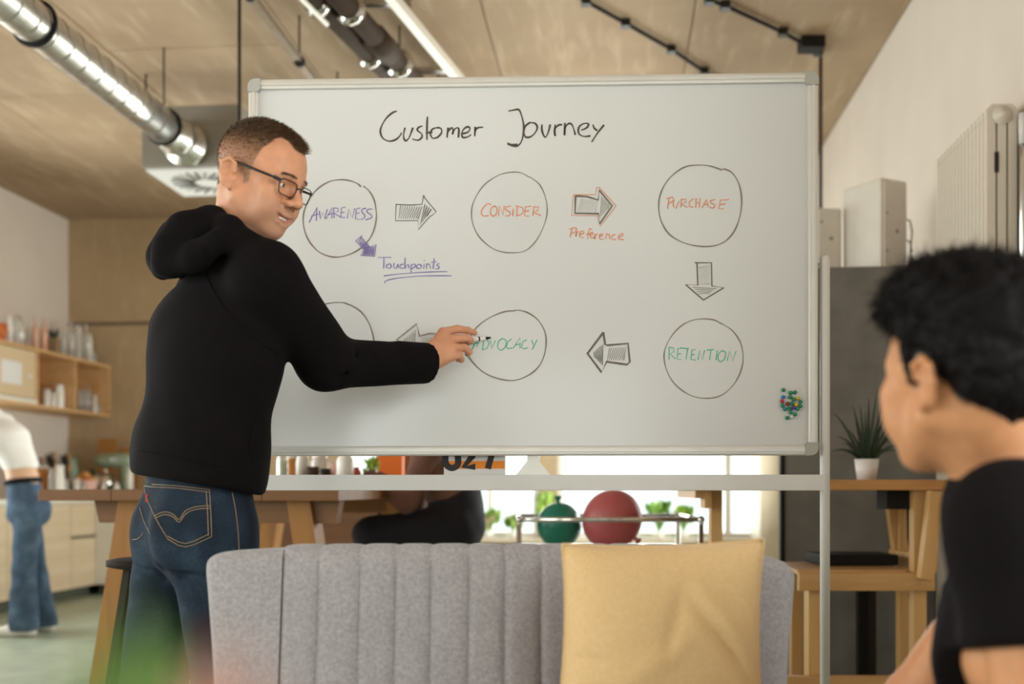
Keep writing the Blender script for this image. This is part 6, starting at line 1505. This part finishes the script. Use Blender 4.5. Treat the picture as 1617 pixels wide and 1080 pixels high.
T.econe(PV2 - V3(0, 0, .02), NB2 - V3(-.035, 0, .22), (.165, .115), (.172, .115), tbl, .05); T.econe(NB2 - V3(-.035, 0, .22), NB2 - V3(-.02, 0, .045), (.172, .112), (.088, .080), tbl, .06)
T.cone(NB2 - V3(0, 0, .045), SL, .068, .072, .06); T.cone(NB2 - V3(0, 0, .045), SR, .068, .072, .06); T.cone(SL, SL + (ELb - SL) * .75, .075, .070, .03); T.cone(SR, SR + (ERb - SR) * .6, .07, .066, .03)
T.noise(.003, 24, 4)
c_ = SL + (ELb - SL) * .50; T.cut(c_, (ELb - SL), (c_.x - .12, c_.y - .12, c_.z - .2), (c_.x + .062, c_.y + .09, c_.z + .06)); c_ = SR + (ERb - SR) * .5; T.cut(c_, (ERb - SR), (c_.x - .22, c_.y - .1, c_.z - .2), (c_.x + .08, c_.y + .25, c_.z + .1))
T.econe(NB2 + V3(.0, -.0, .10), NB2 - V3(.0, .0, .012), (.058, .058), (.060, .058), tbl, .012, 's', True)
V, Q = T.mesh(); tee = sdf_object('t_shirt', V, Q, 'tee_black', lis)
Lg = SDF(axis(.45, 1.05, .012), axis(1.25, 2.1, .012), axis(.0, .66, .012)); Lg.econe(PV2 - V3(.08, 0, 0), PV2 + V3(.08, 0, 0), (.12, .1), (.12, .1), (0, 1, 0), .04)
for q in (-1, 1):
    hp = PV2 - V3(q * .09, 0, 0); kn = hp + V3(-.02 * q + .03, .42, .0); kn.x = max(kn.x, .70 + (0 if q > 0 else .16)); an = kn + V3(0, .03, -.43); Lg.cone(hp, kn, .092, .07, .03); Lg.cone(kn, an, .068, .056, .02); Lg.chain([an - V3(0, 0, .03), an + V3(0, .17, -.045)], [.05, .04], .03)
Lg.cut(V3(0, 0, .005), (0, 0, -1), (.45, 1.25, 0), (1.05, 2.1, .06)); V, Q = Lg.mesh(); sdf_object('trousers', V, Q, 'trousers_dark', lis)
st_ = empty('upholstered_stool', (.78, 1.44, 0), 'low grey upholstered stool under the person in the black t-shirt', 'stool')
MB().lathe([(.001, .425), (.19, .425), (.21, .40), (.21, .30), (.19, .28), (.001, .28)], (.78, 1.44, 0), 32).build('seat', 'sofa_grey', st_)
for k in range(4): MB().tube([(.78 + .13 * math.cos(k * 1.571 + .8), 1.44 + .13 * math.sin(k * 1.571 + .8), .29), (.78 + .16 * math.cos(k * 1.571 + .8), 1.44 + .16 * math.sin(k * 1.571 + .8), 0)], [.018, .013], 10).build('leg', 'dark_leg', st_)

# ================================================================== woman at the kitchen counter
WD = 7.35
wo_ = empty('person', (WX(42, WD), WD, 0), 'person in a white cropped top and flared blue jeans leaning at the counter', 'person')
def wp(px, py, dD=0): return P(px, py, WD + dD)
hpR, hpL = wp(46, 812, -.09), wp(40, 812, .09); knR, knL = wp(38, 900, -.10), wp(56, 905, .10); anR, anL = wp(38, 985, -.13), wp(68, 985, .12)
wa, ct, nb = wp(36, 752), wp(16, 695), wp(-16, 655); hd = wp(-40, 640)
S = SDF(axis(-4.5, -2.9, .012), axis(6.95, 7.85, .012), axis(0, 1.75, .012))
S.econe(wp(43, 800), wa, (.15, .11), (.115, .085), (0, 1, 0), .04); S.econe(wa, ct, (.115, .085), (.14, .095), (0, 1, 0), .04); S.econe(ct, nb, (.15, .09), (.06, .055), (0, 1, 0), .05)
S.cone(nb, hd, .05, .05, .03); S.ell(hd + V3(-.06, 0, .03), (.10, .075, .11), .03)
for q in (-1, 1):
    sh = nb + V3(.02, q * .16, -.05); el = sh + V3(-.14, q * .03, -.22); wr = el + V3(-.22, -q * .04, -.03); S.cone(nb, sh, .05, .048, .04); S.cone(sh, el, .045, .036, .02); S.cone(el, wr, .036, .024, .02)
    for k in range(4): S.cone(wr, wr + V3(-.14, (k - 1.5) * .02, -.02), .018, .008, .012)
for hp, kn, an in ((hpR, knR, anR), (hpL, knL, anL)): S.cone(hp, kn, .08, .055, .03); S.cone(kn, an, .05, .036, .02)
V, Q = S.mesh(); sdf_object('body', V, Q, 'skin_c', wo_)
K = SDF(axis(-4.1, -2.95, .011), axis(6.95, 7.75, .011), axis(1.02, 1.62, .011))
K.econe(wp(34, 736), ct, (.135, .105), (.16, .115), (0, 1, 0), .05); K.econe(ct, nb, (.165, .11), (.075, .07), (0, 1, 0), .05)
for q in (-1, 1): sh = nb + V3(.02, q * .16, -.05); K.cone(nb - V3(0, 0, .03), sh, .06, .065, .05); K.cone(sh, sh + V3(-.10, q * .02, -.15), .068, .06, .03)
K.cut(wp(34, 742), (.15, 0, -1), (-4.1, 6.95, 1.02), (-2.95, 7.75, 1.25)); K.noise(.005, 18, 2); V, Q = K.mesh(); sdf_object('cropped_top', V, Q, 'top_white', wo_)
J = SDF(axis(-3.75, -2.95, .011), axis(6.95, 7.75, .011), axis(.0, 1.12, .011))
J.econe(wp(43, 808), wp(37, 758), (.165, .125), (.128, .098), (0, 1, 0), .04); J.ell(wp(55, 805), (.10, .14, .11), .04)
for hp, kn, an in ((hpR, knR, anR), (hpL, knL, anL)): J.cone(hp, kn, .098, .075, .04); J.cone(kn, an + V3(0, 0, .0), .075, .098, .03)
J.noise(.006, 20, 5); J.cut(wp(37, 760), (.1, 0, 1), (-3.75, 6.95, 1.0), (-2.95, 7.75, 1.12)); J.cut(wp(40, 992), (0, 0, -1), (-3.75, 6.95, 0), (-2.95, 7.75, .12)); V, Q = J.mesh(); sdf_object('flared_jeans', V, Q, 'denim_mid', wo_)
ring = [wp(36.5, 760) + V3(.105 * math.cos(t), .132 * math.sin(t), .02 * 0 + .012 * math.cos(t)) for t in np.linspace(0, 2 * math.pi, 33)[:-1]]
MB().tube(ring, .018, 8, closed=True).build('belt', 'black_plastic', wo_)
hs_ = SDF(axis(-4.1, -3.3, .012), axis(7.1, 7.6, .012), axis(1.3, 1.85, .012)); hs_.ell(hd + V3(-.03, 0, .06), (.115, .09, .115), .02); hs_.cone(hd + V3(.02, 0, .04), hd + V3(.05, 0, -.08), .05, .03, .03); hs_.noise(.006, 60, 1); V, Q = hs_.mesh(); sdf_object('hair', V, Q, 'hair_brown', wo_)
for an in (anR, anL):
    s_ = SDF(axis(an.x - .32, an.x + .15, .009), axis(an.y - .12, an.y + .12, .009), axis(-.02, .16, .009)); s_.chain([V3(an.x + .04, an.y, .04), V3(an.x - .08, an.y, .04), V3(an.x - .19, an.y, .03)], [.045, .042, .034], .03); s_.cut(V3(0, 0, 0), (0, 0, -1), (an.x - .4, an.y - .2, -.02), (an.x + .2, an.y + .2, .05)); V, Q = s_.mesh(); sdf_object('shoe', V, Q, 'shoe_white', wo_)

# ================================================================== person sitting at the high table
SDp = 5.05
se = empty('person', (STW.x, STW.y, 0), 'person in dark clothes sitting on the white stool at the high table', 'person')
def sp(px, py, d=0): return P(px, py, SDp + d)
hipc = V3(sp(722, 0).x, SDp, STW.z + .115); chs = sp(700, 745); nbs = sp(676, 690); hds = sp(662, 655)
S = SDF(axis(-1.05, .05, .012), axis(4.6, 5.5, .012), axis(0, 1.6, .012))
S.econe(hipc, chs, (.15, .11), (.15, .10), (0, 1, 0), .05); S.econe(chs, nbs, (.15, .1), (.06, .055), (0, 1, 0), .05); S.cone(nbs, hds, .052, .05, .03); S.ell(hds + V3(-.02, 0, .07), (.10, .078, .115), .03)
for q in (-1, 1):
    sh = nbs + V3(.02, q * .17, -.06); el = sh + V3(-.10, q * .03, -.24); wr = el + V3(-.2, -q * .05, .0); wr.z = max(wr.z, tz + .04); S.cone(nbs, sh, .05, .05, .04); S.cone(sh, el, .046, .038, .02); S.cone(el, wr, .038, .025, .02)
    for k in range(4): S.cone(wr, wr + V3(-.13, (k - 1.5) * .02, -.015), .018, .008, .012)
    hp = hipc + V3(-.03, q * .09, -.02); kn = hp + V3(-.36, q * .05, -.04); an = kn + V3(.08, 0, -.42); S.cone(hp, kn, .078, .055, .03); S.cone(kn, an, .05, .035, .02); S.chain([an, an + V3(-.14, 0, -.05)], [.035, .024], .02)
V, Q = S.mesh(); sdf_object('body', V, Q, 'skin_c', se)
K = SDF(axis(-.9, .05, .011), axis(4.65, 5.45, .011), axis(.85, 1.42, .011)); K.econe(hipc + V3(0, 0, .06), chs, (.168, .125), (.17, .12), (0, 1, 0), .05); K.econe(chs, nbs, (.168, .115), (.075, .07), (0, 1, 0), .05)
for q in (-1, 1): sh = nbs + V3(.02, q * .17, -.06); el = sh + V3(-.10, q * .03, -.24); K.cone(nbs - V3(0, 0, .03), sh, .06, .066, .05); K.cone(sh, el, .066, .056, .03); wr = el + V3(-.17, -q * .04, .0); wr.z = max(wr.z, tz + .05); K.cone(el, wr, .055, .042, .02)
K.noise(.005, 20, 3); V, Q = K.mesh(); sdf_object('sweater', V, Q, 'maroon_knit', se)
J = SDF(axis(-.85, .05, .011), axis(4.65, 5.45, .011), axis(.2, 1.02, .011)); J.econe(hipc - V3(0, 0, .02), hipc + V3(-.01, 0, .10), (.175, .135), (.172, .13), (0, 1, 0), .04)
for q in (-1, 1): hp = hipc + V3(-.03, q * .09, -.02); kn = hp + V3(-.36, q * .05, -.04); an = kn + V3(.08, 0, -.42); J.cone(hp, kn, .098, .078, .04); J.cone(kn, an, .075, .06, .03)
J.cut(V3(0, 0, STW.z + .002), (0, 0, -1), (STW.x - .17, 4.65, STW.z - .08), (.05, 5.45, STW.z + .1)); J.noise(.004, 22, 1); V, Q = J.mesh(); sdf_object('trousers', V, Q, 'trousers_dark', se)
hs_ = SDF(axis(-.8, -.1, .012), axis(4.85, 5.3, .012), axis(1.25, 1.7, .012)); hs_.ell(hds + V3(.0, 0, .095), (.112, .09, .11), .02); hs_.noise(.006, 60, 1); V, Q = hs_.mesh(); sdf_object('hair', V, Q, 'hair_black', se)
